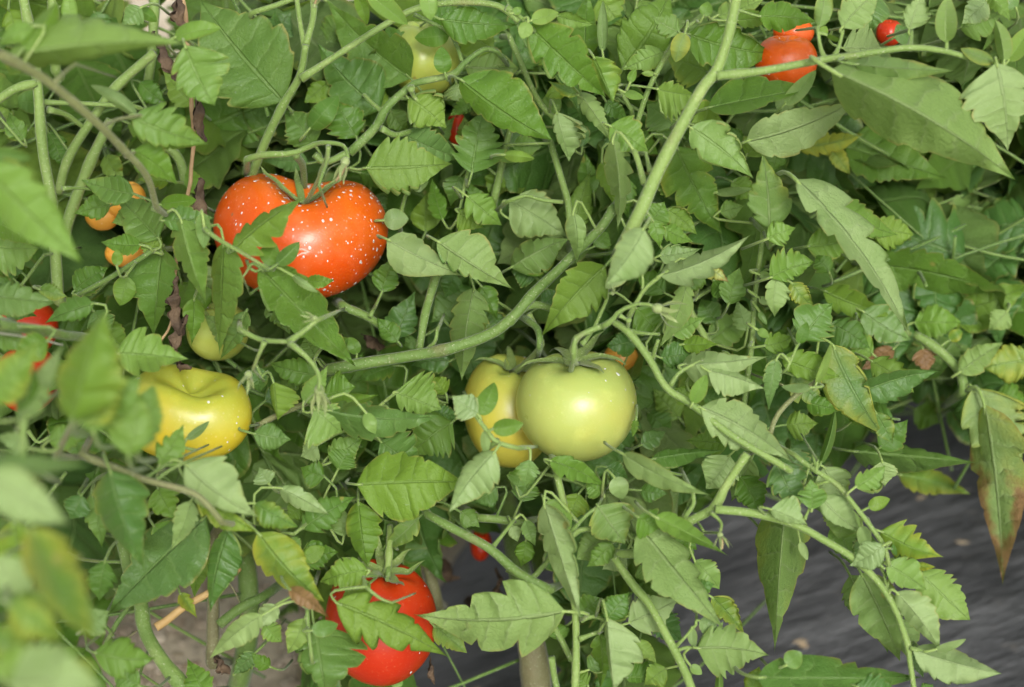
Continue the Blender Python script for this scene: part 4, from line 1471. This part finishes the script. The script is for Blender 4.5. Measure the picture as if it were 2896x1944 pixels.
tomato('orange-yellow tomato low behind leaves at the thick stems', 860, 1735, 140, 100, 7.0, (0, .9, .3), ORANGE, seed=19, calyx=False)
tomato('pale green tomato among the top leaves behind the curving dark stem', 2900, 400, 250, 265, 7.0, (.1, .9, .3), LIME, seed=20, calyx=False)
tomato('orange-red tomato behind the side branch of the pale stem', 5380, 420, 215, 185, 3.5, (0, .9, .3), RED, seed=21, calyx=False, drops=8)
tomato('small red tomato just above the one behind the side branch', 5430, 225, 140, 100, 5.5, (0, .9, .3), RED, seed=22, calyx=False)
tomato('dark red tomato showing between crumpled top leaves', 6085, 225, 90, 95, 6, (0, .9, .3), RED2, seed=23, calyx=False)
tomato('sliver of a dark red tomato behind toothed leaves near the centre', 3125, 880, 70, 115, 9.5, (0, .9, .3), RED2, seed=24, calyx=False)
tomato('blurred red tomato in the shade near the ground', 3290, 3730, 75, 110, 20, (0, .9, .3), RED2, seed=25, calyx=False)
tomato('orange tomato in the gap to one side of the smooth pale green one', 4250, 2450, 120, 100, 10, (0, .9, .3), ORANGE, seed=26, calyx=False)
tomato('blurred orange tomato deep behind the small round leaves', 1960, 3680, 110, 95, 14, (0, .9, .3), ORANGE, seed=27, calyx=False)

# ------------------------------------------------------------------ foliage behind: whole compound leaves, each leaflet an object
R2 = random.Random(21)
VAR = []; VEINS = []
for i in range(18):
    st = 'e' if i in (16, 17) else ('t' if i % 2 == 0 else 's')
    wd = R2.uniform(.27, .35) if st != 'e' else R2.uniform(.3, .36)
    nv = R2.randint(4, 7)
    pts, uv, F = leaf_shape(1.0, wd * R2.uniform(.85, 1.1), wd * R2.uniform(.85, 1.1), st, R2.uniform(-.05, .05), R2, smoothfold(R2, R2.choice('aavr')), R2.uniform(-.25, .1), R2.uniform(0, .12), R2.choice((0, 0, 0, .6, .85, -.8)), nv=nv)
    F = [q[::-1] for q in F]
    me = bpy.data.meshes.new('leaflet')
    me.from_pydata(pts.tolist(), [], F); me.materials.append(M_LEAF)
    me.polygons.foreach_set('use_smooth', np.ones(len(F), dtype=bool))
    l = me.uv_layers.new(name='UVMap'); idx = np.empty(len(me.loops), dtype=np.int32); me.loops.foreach_get('vertex_index', idx)
    l.data.foreach_set('uv', uv[idx].astype(np.float32).ravel()); me.update()
    VAR.append((me, pts, uv, F)); VEINS.append(float(nv))
D3 = 3.0
def poly(*p): return [(a * D3, b * D3) for a, b in p]
def inside(x, y, P):
    c = False; n = len(P)
    for i in range(n):
        x1, y1 = P[i]; x2, y2 = P[(i + 1) % n]
        if (y1 > y) != (y2 > y) and x < (x2 - x1) * (y - y1) / (y2 - y1) + x1: c = not c
    return c
FILM_GAP = poly((1660, 1640), (1560, 1440), (1530, 1300), (1610, 1210), (1690, 1110), (1900, 1100), (2060, 980), (2190, 950), (2190, 1080), (2500, 1060), (2500, 1640))
FILM_GAP2 = poly((940, 1640), (985, 1430), (1130, 1400), (1200, 1450), (1180, 1640))
SOIL_GAP = poly((210, 1640), (330, 1360), (500, 1240), (600, 1290), (590, 1400), (640, 1500), (640, 1640))
SOIL_GAP2 = poly((175, 1130), (215, 1130), (215, 1210), (175, 1200))
DEBRIS_GAP = poly((985, 1200), (1180, 1190), (1190, 1420), (1010, 1430))
DARK_GAP = poly((790, 660), (950, 620), (960, 740), (900, 790), (800, 760))
FAR_GAP = poly((1840, 240), (1960, 180), (2500, 300), (2500, 1000), (2100, 830), (1960, 640), (1840, 430))
SKY_GAP = poly((0, 0), (60, 0), (40, 100), (0, 110))
def blocked(X, Y, dep):
    for P in (FILM_GAP, FILM_GAP2, SOIL_GAP, SOIL_GAP2, DEBRIS_GAP):
        if inside(X, Y, P): return True
    if dep < 16 and inside(X, Y, DARK_GAP): return True
    if dep < 11 and inside(X, Y, FAR_GAP): return True
    for x, y, rx, ry, d, rz in TOMS:
        if ((X - x) / rx) ** 2 + ((Y - y) / ry) ** 2 < 1.35 and FOCUS + dep / 100 < d + rz + .012: return True
    return False
UPW = np.array([0, 0, 1.0]); TOCAM = RC @ np.array([0, 0, 1.0])
COUNT = {k: 0 for k in PL}; EXTRA = {}
for o in list(COL.objects):
    if o.name.startswith('leaflet'):
        p = o.parent
        while p.parent: p = p.parent
        for k, q in PL.items():
            if q == p: COUNT[k] += 1
LIMIT = 298
def add_leaflet(key, parent, pl, pos, dirv, nrm, size, small=False, cols='gggkkkklo'):
    A = unit(dirv); C = unit(nrm - A * (nrm @ A)); Bv = np.cross(C, A)
    vi = R2.choice((16, 17)) if small else R2.randrange(16)
    col = leaf_colour(R2.choice(cols), R2)
    M = np.array([A * size, Bv * size, C * size]).T
    COUNT[key] += 1
    if COUNT[key] <= LIMIT:
        o = bpy.data.objects.new('leaflet', VAR[vi][0]); COL.objects.link(o)
        o.parent = parent
        o.matrix_local = Matrix([[*M[0], pos[0] - pl[0]], [*M[1], pos[1] - pl[1]], [*M[2], pos[2] - pl[2]], [0, 0, 0, 1]])
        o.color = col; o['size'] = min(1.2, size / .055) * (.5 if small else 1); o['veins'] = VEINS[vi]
    else:
        EXTRA.setdefault(key, []).append((vi, M, pos))
def compound(key, base, dirv, L, dep, check=True, cols='gggkkkklo'):
    A = unit(dirv); side = unit(np.cross(A, UPW) + 1e-6)
    side = unit(side + .3 * np.array([R2.gauss(0, 1) for _ in range(3)]))
    P = [base - A * L * .12 + (unit(-TOCAM + .3 * UPW)) * L * .10]; bend = side * R2.uniform(-.6, .6)
    droop = R2.uniform(.2, .9)
    for k in range(1, 6):
        P.append(base + A * L * k / 5 - UPW * droop * L * (k / 5) ** 2 * .5 + bend * L * (k / 5) ** 2)
    path = catmull(P, 18); rad = np.linspace(.0011, .0005, 18)
    keep = []
    n0 = unit(UPW * R2.uniform(.3, 1.0) + TOCAM * R2.uniform(.3, 1.0) + .45 * np.array([R2.gauss(0, 1) for _ in range(3)]))
    def ok(p):
        if p[2] < .03: return False
        if not check: return True
        X, Y, d = seen(p)
        if (d - FOCUS) * 100 < 5.0: return False
        return not blocked(X, Y, (d - FOCUS) * 100)
    spec = [(1.0, 0, L * R2.uniform(.34, .46), False)]
    for f in (.42, .64, .84):
        for s in (-1, 1):
            spec.append((f + R2.uniform(-.04, .04), s, L * R2.uniform(.30, .44) * (1.15 - .3 * f), False))
    for f in (.52, .74):
        if R2.random() < .35: spec.append((f, R2.choice((-1, 1)), L * R2.uniform(.09, .15), True))
    tip_ok = False
    for f, s, sz, small in spec:
        sz = min(sz, R2.uniform(.058, .078))
        i = min(17, int((f * .8 + .2) * 17)); p = path[i]; T = unit(path[min(17, i + 1)] - path[max(0, i - 1)])
        dv = T if s == 0 else unit(T * .55 + side * s + UPW * R2.uniform(-.5, .2))
        c = p + dv * sz * .5
        sv = np.cross(dv, n0); sv = unit(sv) * sz * .28
        if ok(c) and ok(p + dv * sz * .95) and ok(p) and ok(c + sv) and ok(c - sv):
            keep.append((p, dv, sz, small))
            if s == 0: tip_ok = True
    if not tip_ok or len(keep) < (5 if key == 'back' else 3): return False
    if sum(not ok(q) for q in path[2:]) > 2: return False
    V, F = tube(path, rad, 6)
    # bare stalk beyond the last leaflet kept is cut away
    last = max(min(17, int(np.linalg.norm(path - k[0], axis=1).argmin())) for k in keep)
    V = V[:6 * (last + 1)]; F = [q for q in F if max(q) < len(V)]
    o = child('leaf', V, F, PL[key], [M_STEM], origin=path[0]); o.color = (0, 0, 0, R2.uniform(.0, .3))
    for p, dv, sz, small in keep:
        if R2.random() < .16: n0 = -n0
        nr = unit(n0 + .35 * np.array([R2.gauss(0, 1) for _ in range(3)]))
        add_leaflet(key, o, path[0], p, dv, nr, sz, small, cols)
    return True
def fill(n, dmin, dmax, keyf, xr=(-.06, 1.06), yr=(-.08, 1.06), Lr=(.17, .26), cols='gggkkkklo', cond=None):
    made = tries = 0
    while made < n and tries < n * 8:
        tries += 1
        X = WZ * R2.uniform(*xr); Y = HZ * R2.uniform(*yr); dep = R2.uniform(dmin, dmax)
        if blocked(X, Y, dep) or (cond and not cond(X, Y)): continue
        p = world(camp(X, Y, FOCUS + dep / 100))
        if p[2] < .06: continue
        dv = unit(np.array([R2.gauss(0, 1), R2.gauss(-.5, .6), R2.gauss(-.1, .5)]))
        L = R2.uniform(*Lr)
        if compound(keyf(X, Y, dep), p - dv * L * .5, dv, L, dep, cols=cols): made += 1
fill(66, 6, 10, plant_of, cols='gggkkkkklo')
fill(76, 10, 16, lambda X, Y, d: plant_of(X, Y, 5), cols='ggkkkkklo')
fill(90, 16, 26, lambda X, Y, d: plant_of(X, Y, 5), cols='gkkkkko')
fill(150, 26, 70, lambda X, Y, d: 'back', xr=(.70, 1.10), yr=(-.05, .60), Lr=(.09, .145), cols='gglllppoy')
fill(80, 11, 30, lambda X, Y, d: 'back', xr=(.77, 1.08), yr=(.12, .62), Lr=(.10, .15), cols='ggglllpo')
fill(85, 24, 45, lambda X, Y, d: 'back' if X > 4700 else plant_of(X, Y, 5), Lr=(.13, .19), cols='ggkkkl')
# what is past the limit is one part of its plant
for key, items in EXTRA.items():
    V, F, UV = [], [], []; k = 0
    for vi, M, pos in items:
        _, pts, uv, f = VAR[vi]
        V.append(pts @ M.T + pos); UV.append(uv); F += [tuple(i + k for i in q) for q in f]; k += len(pts)
    o = child('foliage', np.vstack(V), F, PL[key], [M_LEAF], uv=np.vstack(UV)); o.color = (.05, 0, 0, .3); o['size'] = 1.0; o['veins'] = 6.0; o['kind'] = 'stuff'

# ------------------------------------------------------------------ dead and dry things
R3 = random.Random(9)
def crumple(X, Y, w_, h_, dep, parent, name='withered_leaf', m=M_DEAD, seed=0, ang=0.0):
    """a shrivelled leaf: a leaflet folded and twisted hard on itself"""
    rng = random.Random(seed)
    d = FOCUS + dep / 100; px = ppm(d)
    nt_, ns_ = 26, 12
    V = []
    for i in range(nt_ + 1):
        t = i / nt_; wd = math.sin(math.pi * min(1, t * .94 + .04)) ** .6
        tw = 3.2 * t + rng.uniform(-.1, .1)
        for j in range(ns_ + 1):
            s = j / ns_ * 2 - 1
            lob = 1 - .3 * abs(math.sin(t * 14 + (s > 0)))
            x = s * w_ * wd * lob * math.cos(tw * .5 + s * 1.5); z = s * w_ * wd * math.sin(tw * .5 + s * 1.5)
            y = (t - .5) * 2 * h_
            q = Vector((x / 70 + seed * 7, y / 70, z / 70))
            x += 40 * mnoise.noise(q); z += 50 * mnoise.noise(q + Vector((9, 3, 1))); y += 30 * mnoise.noise(q + Vector((2, 8, 4)))
            V.append((x * math.cos(ang) + y * math.sin(ang), -x * math.sin(ang) + y * math.cos(ang), z))
    F = [(i * (ns_ + 1) + j, i * (ns_ + 1) + j + 1, (i + 1) * (ns_ + 1) + j + 1, (i + 1) * (ns_ + 1) + j) for i in range(nt_) for j in range(ns_)]
    C = camp(X, Y, d)
    W = world(C + px * np.array(V) * np.array([1, -1, 1]))
    return child(name, W, F, parent, [m], origin=W.mean(0))
def vine(name, label, cat, pts, w0, w1, m, bits=()):
    P = np.array([world(camp(x, y, FOCUS + dd / 100)) for x, y, dd in pts])
    path = catmull(P, max(30, int(np.linalg.norm(np.diff(P, axis=0), axis=1).sum() / .005)))
    d = FOCUS + pts[0][2] / 100
    path = path + np.array([[.0012 * mnoise.noise(Vector(q * 90)), .0012 * mnoise.noise(Vector(q * 90 + 5)), 0] for q in path])
    rad = np.linspace(w0, w1, len(path)) / 2 * ppm(d) * np.array([1 + .18 * mnoise.noise(Vector(q * 140)) for q in path])
    t = thing(name, label, cat, P[-1])
    V, F = tube(path, rad, 9)
    child('stem', V, F, t, [m])
    for k, (x, y, a, b, dd, an) in enumerate(bits): crumple(x, y, a, b, dd, t, seed=k + len(label), ang=an)
    return t
vine('dead_vine', 'thin dry brown vine with shrivelled dark leaves hanging beside the big speckled red tomato', 'dead vine',
     [(1235, -80, 0), (1270, 180, 0), (1312, 640, 0), (1322, 1000, .3), (1285, 1340, .5), (1235, 1560, 1), (1195, 1850, 1), (1175, 2200, 0), (1110, 2330, 0)], 38, 16, M_DRYSTEM,
     [(1250, 90, 95, 110, -1.5, .3), (1160, 400, 80, 210, -2.5, .5), (1390, 790, 95, 190, -1, .1), (1395, 1370, 105, 160, -1, .2), (1225, 2090, 100, 200, -1.5, .1), (1250, 2300, 90, 150, -1, -.2), (1265, 2520, 95, 42, -2.5, -.9)])
vine('dry_stalk', 'tan dry stalk lying aslant between the stems above the bare soil', 'stalk',
     [(1070, 3136 + 1155, 3), (1280, 3136 + 1010, 3.5), (1500, 3136 + 868, 4), (1640, 3136 + 760, 5)], 58, 44, M_STRAW)
def dead(label, X, Y, a, b, dep, an, seed):
    p = world(camp(X, Y, FOCUS + dep / 100))
    o = crumple(X, Y, a, b, dep, None, 'withered_leaf', M_DEAD, seed, an)
    o['label'] = label; o['category'] = 'dead leaf'; o['group'] = 'withered leaves in the plants'
dead('black-brown shrivelled leaf beside the lowest fork of the stems', 1535, 3136 + 1410, 95, 80, -2, .6, 31)
dead('brown withered leaf hanging at the bottom edge under the curved stem', 920, 3136 + 1510, 70, 80, -3, .2, 32)
dead('long dark withered leaf dangling over the plastic beneath the deep red tomato', 1752 + 1205, 3136 + 1455, 40, 110, 3, .25, 33)
dead('small brown withered bit below the broad veined leaf', 1752 + 1565, 3136 + 1255, 35, 40, 3, .1, 34)
dead('brown shrivelled leaf in the dark hollow under the big speckled tomato', 2560, 2330, 80, 90, 9, 1.1, 35)

dead('blurred brown dry leaf in the shade behind the deep red tomato', 3080, 3136 + 760, 110, 90, 22, .8, 41)
dead('blurred grey-brown dry leaf on the ground between red fruit and woody stem', 3260, 3136 + 980, 120, 80, 26, 1.2, 42)
dead('dry brown curled leaf hanging low under the veined green leaves', 3420, 3136 + 860, 60, 110, 16, .2, 43)

# dried blossoms and buds on the fruit trusses: parts of their plants
def blossom(X, Y, dep, r, key, down=(0, -1, .2), n=6, dry=True, seed=0):
    rng = random.Random(seed)
    d = FOCUS + dep / 100; px = ppm(d); C = camp(X, Y, d); Z = unit(down)
    Xa = unit(np.cross(Z, [.3, .1, 1])); Ya = np.cross(Z, Xa)
    V, F = [], []
    # receptacle
    for j in range(7):
        th = math.pi * j / 6
        for i in range(10):
            f = 2 * math.pi * i / 10
            V.append(C + px * r * .22 * (Xa * math.sin(th) * math.cos(f) + Ya * math.sin(th) * math.sin(f) - Z * math.cos(th) * 1.2))
    F += [(j * 10 + i, j * 10 + (i + 1) % 10, (j + 1) * 10 + (i + 1) % 10, (j + 1) * 10 + i) for j in range(6) for i in range(10)]
    o = child('blossom', world(np.array(V)), F, PL[key], [M_STEM]); o.color = (0, .15, .1, .8)
    for k in range(n):
        f = 2 * math.pi * k / n + rng.uniform(-.2, .2)
        R = Xa * math.cos(f) + Ya * math.sin(f)
        sp = rng.uniform(.4, 1.1)
        path = catmull([C, C + px * r * (.3 * R * sp + .25 * Z), C + px * r * (.6 * R * sp + .6 * Z), C + px * r * (.75 * R * sp + 1.0 * Z + .15 * np.array([rng.uniform(-1, 1), rng.uniform(-1, 1), 0]))], 10)
        SV, SF = [], []
        for q, c in enumerate(path):
            tt = q / 9; wd = px * r * .10 * (math.sin(math.pi * (.2 + .8 * tt)) + .04)
            T = unit(path[min(9, q + 1)] - path[max(0, q - 1)]); sd = unit(np.cross(T, R + .4 * Z)); up = np.cross(sd, T)
            for e in (-1, 0, 1): SV.append(c + sd * wd * e + up * wd * .4 * abs(e))
        for q in range(9):
            for e in range(2): SF.append((q * 3 + e, q * 3 + e + 1, q * 3 + e + 4, q * 3 + e + 3))
        s = child('sepal', world(np.array(SV)), SF, o, [M_STEM]); s.color = (0, .2, .05, .75)
    if dry:
        path = catmull([C + px * r * .15 * Z, C + px * r * .6 * Z, C + px * r * (1.0 * Z + .1 * Xa)], 8)
        tv, tf = tube(world(path), np.linspace(.16, .05, 8) * r * px, 7)
        child('withered_petal', tv, tf, o, [M_PETAL])
blossom(1752 + 610, 1110, -6, 150, 'mid', (-.35, -1, .15), 5, True, 1)
blossom(1752 + 432, 1568 + 1105, -9, 160, 'mid', (.05, -1, .2), 6, False, 2)
blossom(1752 + 400, 1568 + 610, -9, 90, 'mid', (-1, .1, .3), 5, False, 3)
blossom(1700, 1568 + 1000, -8, 130, 'left', (-.2, -.9, .5), 6, False, 4)
blossom(3504 + 1000, 1568 + 545, -7, 170, 'mid', (1, -.25, .2), 5, False, 5)
blossom(3504 + 1425, 3136 + 530, -7, 100, 'right', (.2, -1, .5), 7, True, 6)
blossom(1752 + 400, 40, -2, 70, 'mid', (.3, 1, .2), 5, True, 7)
blossom(3504 + 690, 1568 + 440, -5, 60, 'mid', (.2, 1, .3), 4, False, 8)

# grass blades behind the plants, where the gap shows the next strip of ground
R4 = random.Random(2)
def grass():
    V, F = [], []
    for _ in range(500):
        p = np.array([R4.uniform(.15, 1.1), R4.uniform(1.75, 2.8), 0.0])
        h = R4.uniform(.05, .12); a = R4.uniform(0, 6.28); ln = R4.uniform(.05, .25) * h / .2
        b = np.array([math.cos(a), math.sin(a), 0]); sd = np.array([-b[1], b[0], 0]) * R4.uniform(.0015, .0035)
        k = len(V)
        for q in range(6):
            t = q / 5; c = p + b * ln * t * t + UPW * h * (t - .25 * t * t); c[2] += 0
            V += [c - sd * (1 - t * .95), c + sd * (1 - t * .95)]
        F += [(k + 2 * q, k + 2 * q + 1, k + 2 * q + 3, k + 2 * q + 2) for q in range(5)]
    o = child('grass', V, F, None, [simple('grass_blade', (0.06, 0.13, 0.03), (0.13, 0.22, 0.05), 20, .5)], origin=(0, 0, 0))
    o['kind'] = 'stuff'; o['label'] = 'blurred green grass blades behind the tomato plants'; o['category'] = 'grass'
grass()
def litter(name, label, n, place, sz, m, flat=.5, seed=1):
    rng = random.Random(seed); V, F = [], []
    while n > 0:
        p = place(rng)
        if p is None: continue
        n -= 1
        k = len(V); r = rng.uniform(*sz); a = rng.uniform(0, 6.28); st = rng.uniform(1, 3) if flat < .4 else rng.uniform(.8, 1.3)
        for j, (hh, rr) in enumerate(((-.3, .7), (.25, 1.0), (.8, .55))):
            for i in range(6):
                f = i * math.pi / 3
                x, y = r * rr * st * math.cos(f) * rng.uniform(.7, 1.2), r * rr * math.sin(f) * rng.uniform(.7, 1.2)
                V.append((p[0] + x * math.cos(a) - y * math.sin(a), p[1] + x * math.sin(a) + y * math.cos(a), p[2] + r * flat * (hh + .3) + rng.uniform(-.1, .1) * r * flat))
        for j in range(2):
            for i in range(6):
                F.append((k + j * 6 + i, k + j * 6 + (i + 1) % 6, k + j * 6 + 6 + (i + 1) % 6, k + j * 6 + 6 + i))
        F.append(tuple(k + 12 + i for i in range(6)))
    o = child(name, V, F, None, [m], origin=(0, 0, 0), smooth=False)
    o['kind'] = 'stuff'; o['label'] = label; o['category'] = 'litter'
def film_side(p): return float((np.asarray(p) - E0) @ EN)
def on_soil(rng):
    p = ground_at(rng.uniform(200, 3900), rng.uniform(3500, 5400))
    if film_side(p) > -.01: return None
    return (p[0], p[1], soil_z(p[0], p[1]))
FILM = bpy.data.objects['plastic_mulch_film']
def on_film(rng):
    p = ground_at(rng.uniform(2000, 7300), rng.uniform(2700, 4900))
    if film_side(p) < .03: return None
    h = FILM.ray_cast(Vector((p[0], p[1], 1)), Vector((0, 0, -1)))
    return tuple(h[1]) if h[0] else None
M_CLOD = simple('clod', (0.30, 0.23, 0.16), (0.52, 0.45, 0.35), 50, .9, .002)
M_BIT = simple('dry_bits', (0.26, 0.19, 0.11), (0.48, 0.40, 0.28), 80, .8, .001)
litter('soil_crumbs', 'crumbs and clods of pale soil on the bare strip', 380, on_soil, (.002, .008), M_CLOD, .7, 3)
litter('dry_litter', 'flakes of dry stalk lying on the bare soil strip', 130, on_soil, (.002, .005), M_BIT, .25, 4)
litter('dirt_specks', 'specks of dirt and dry leaf bits lying on the black plastic', 45, on_film, (.0008, .0024), M_BIT, .3, 5)
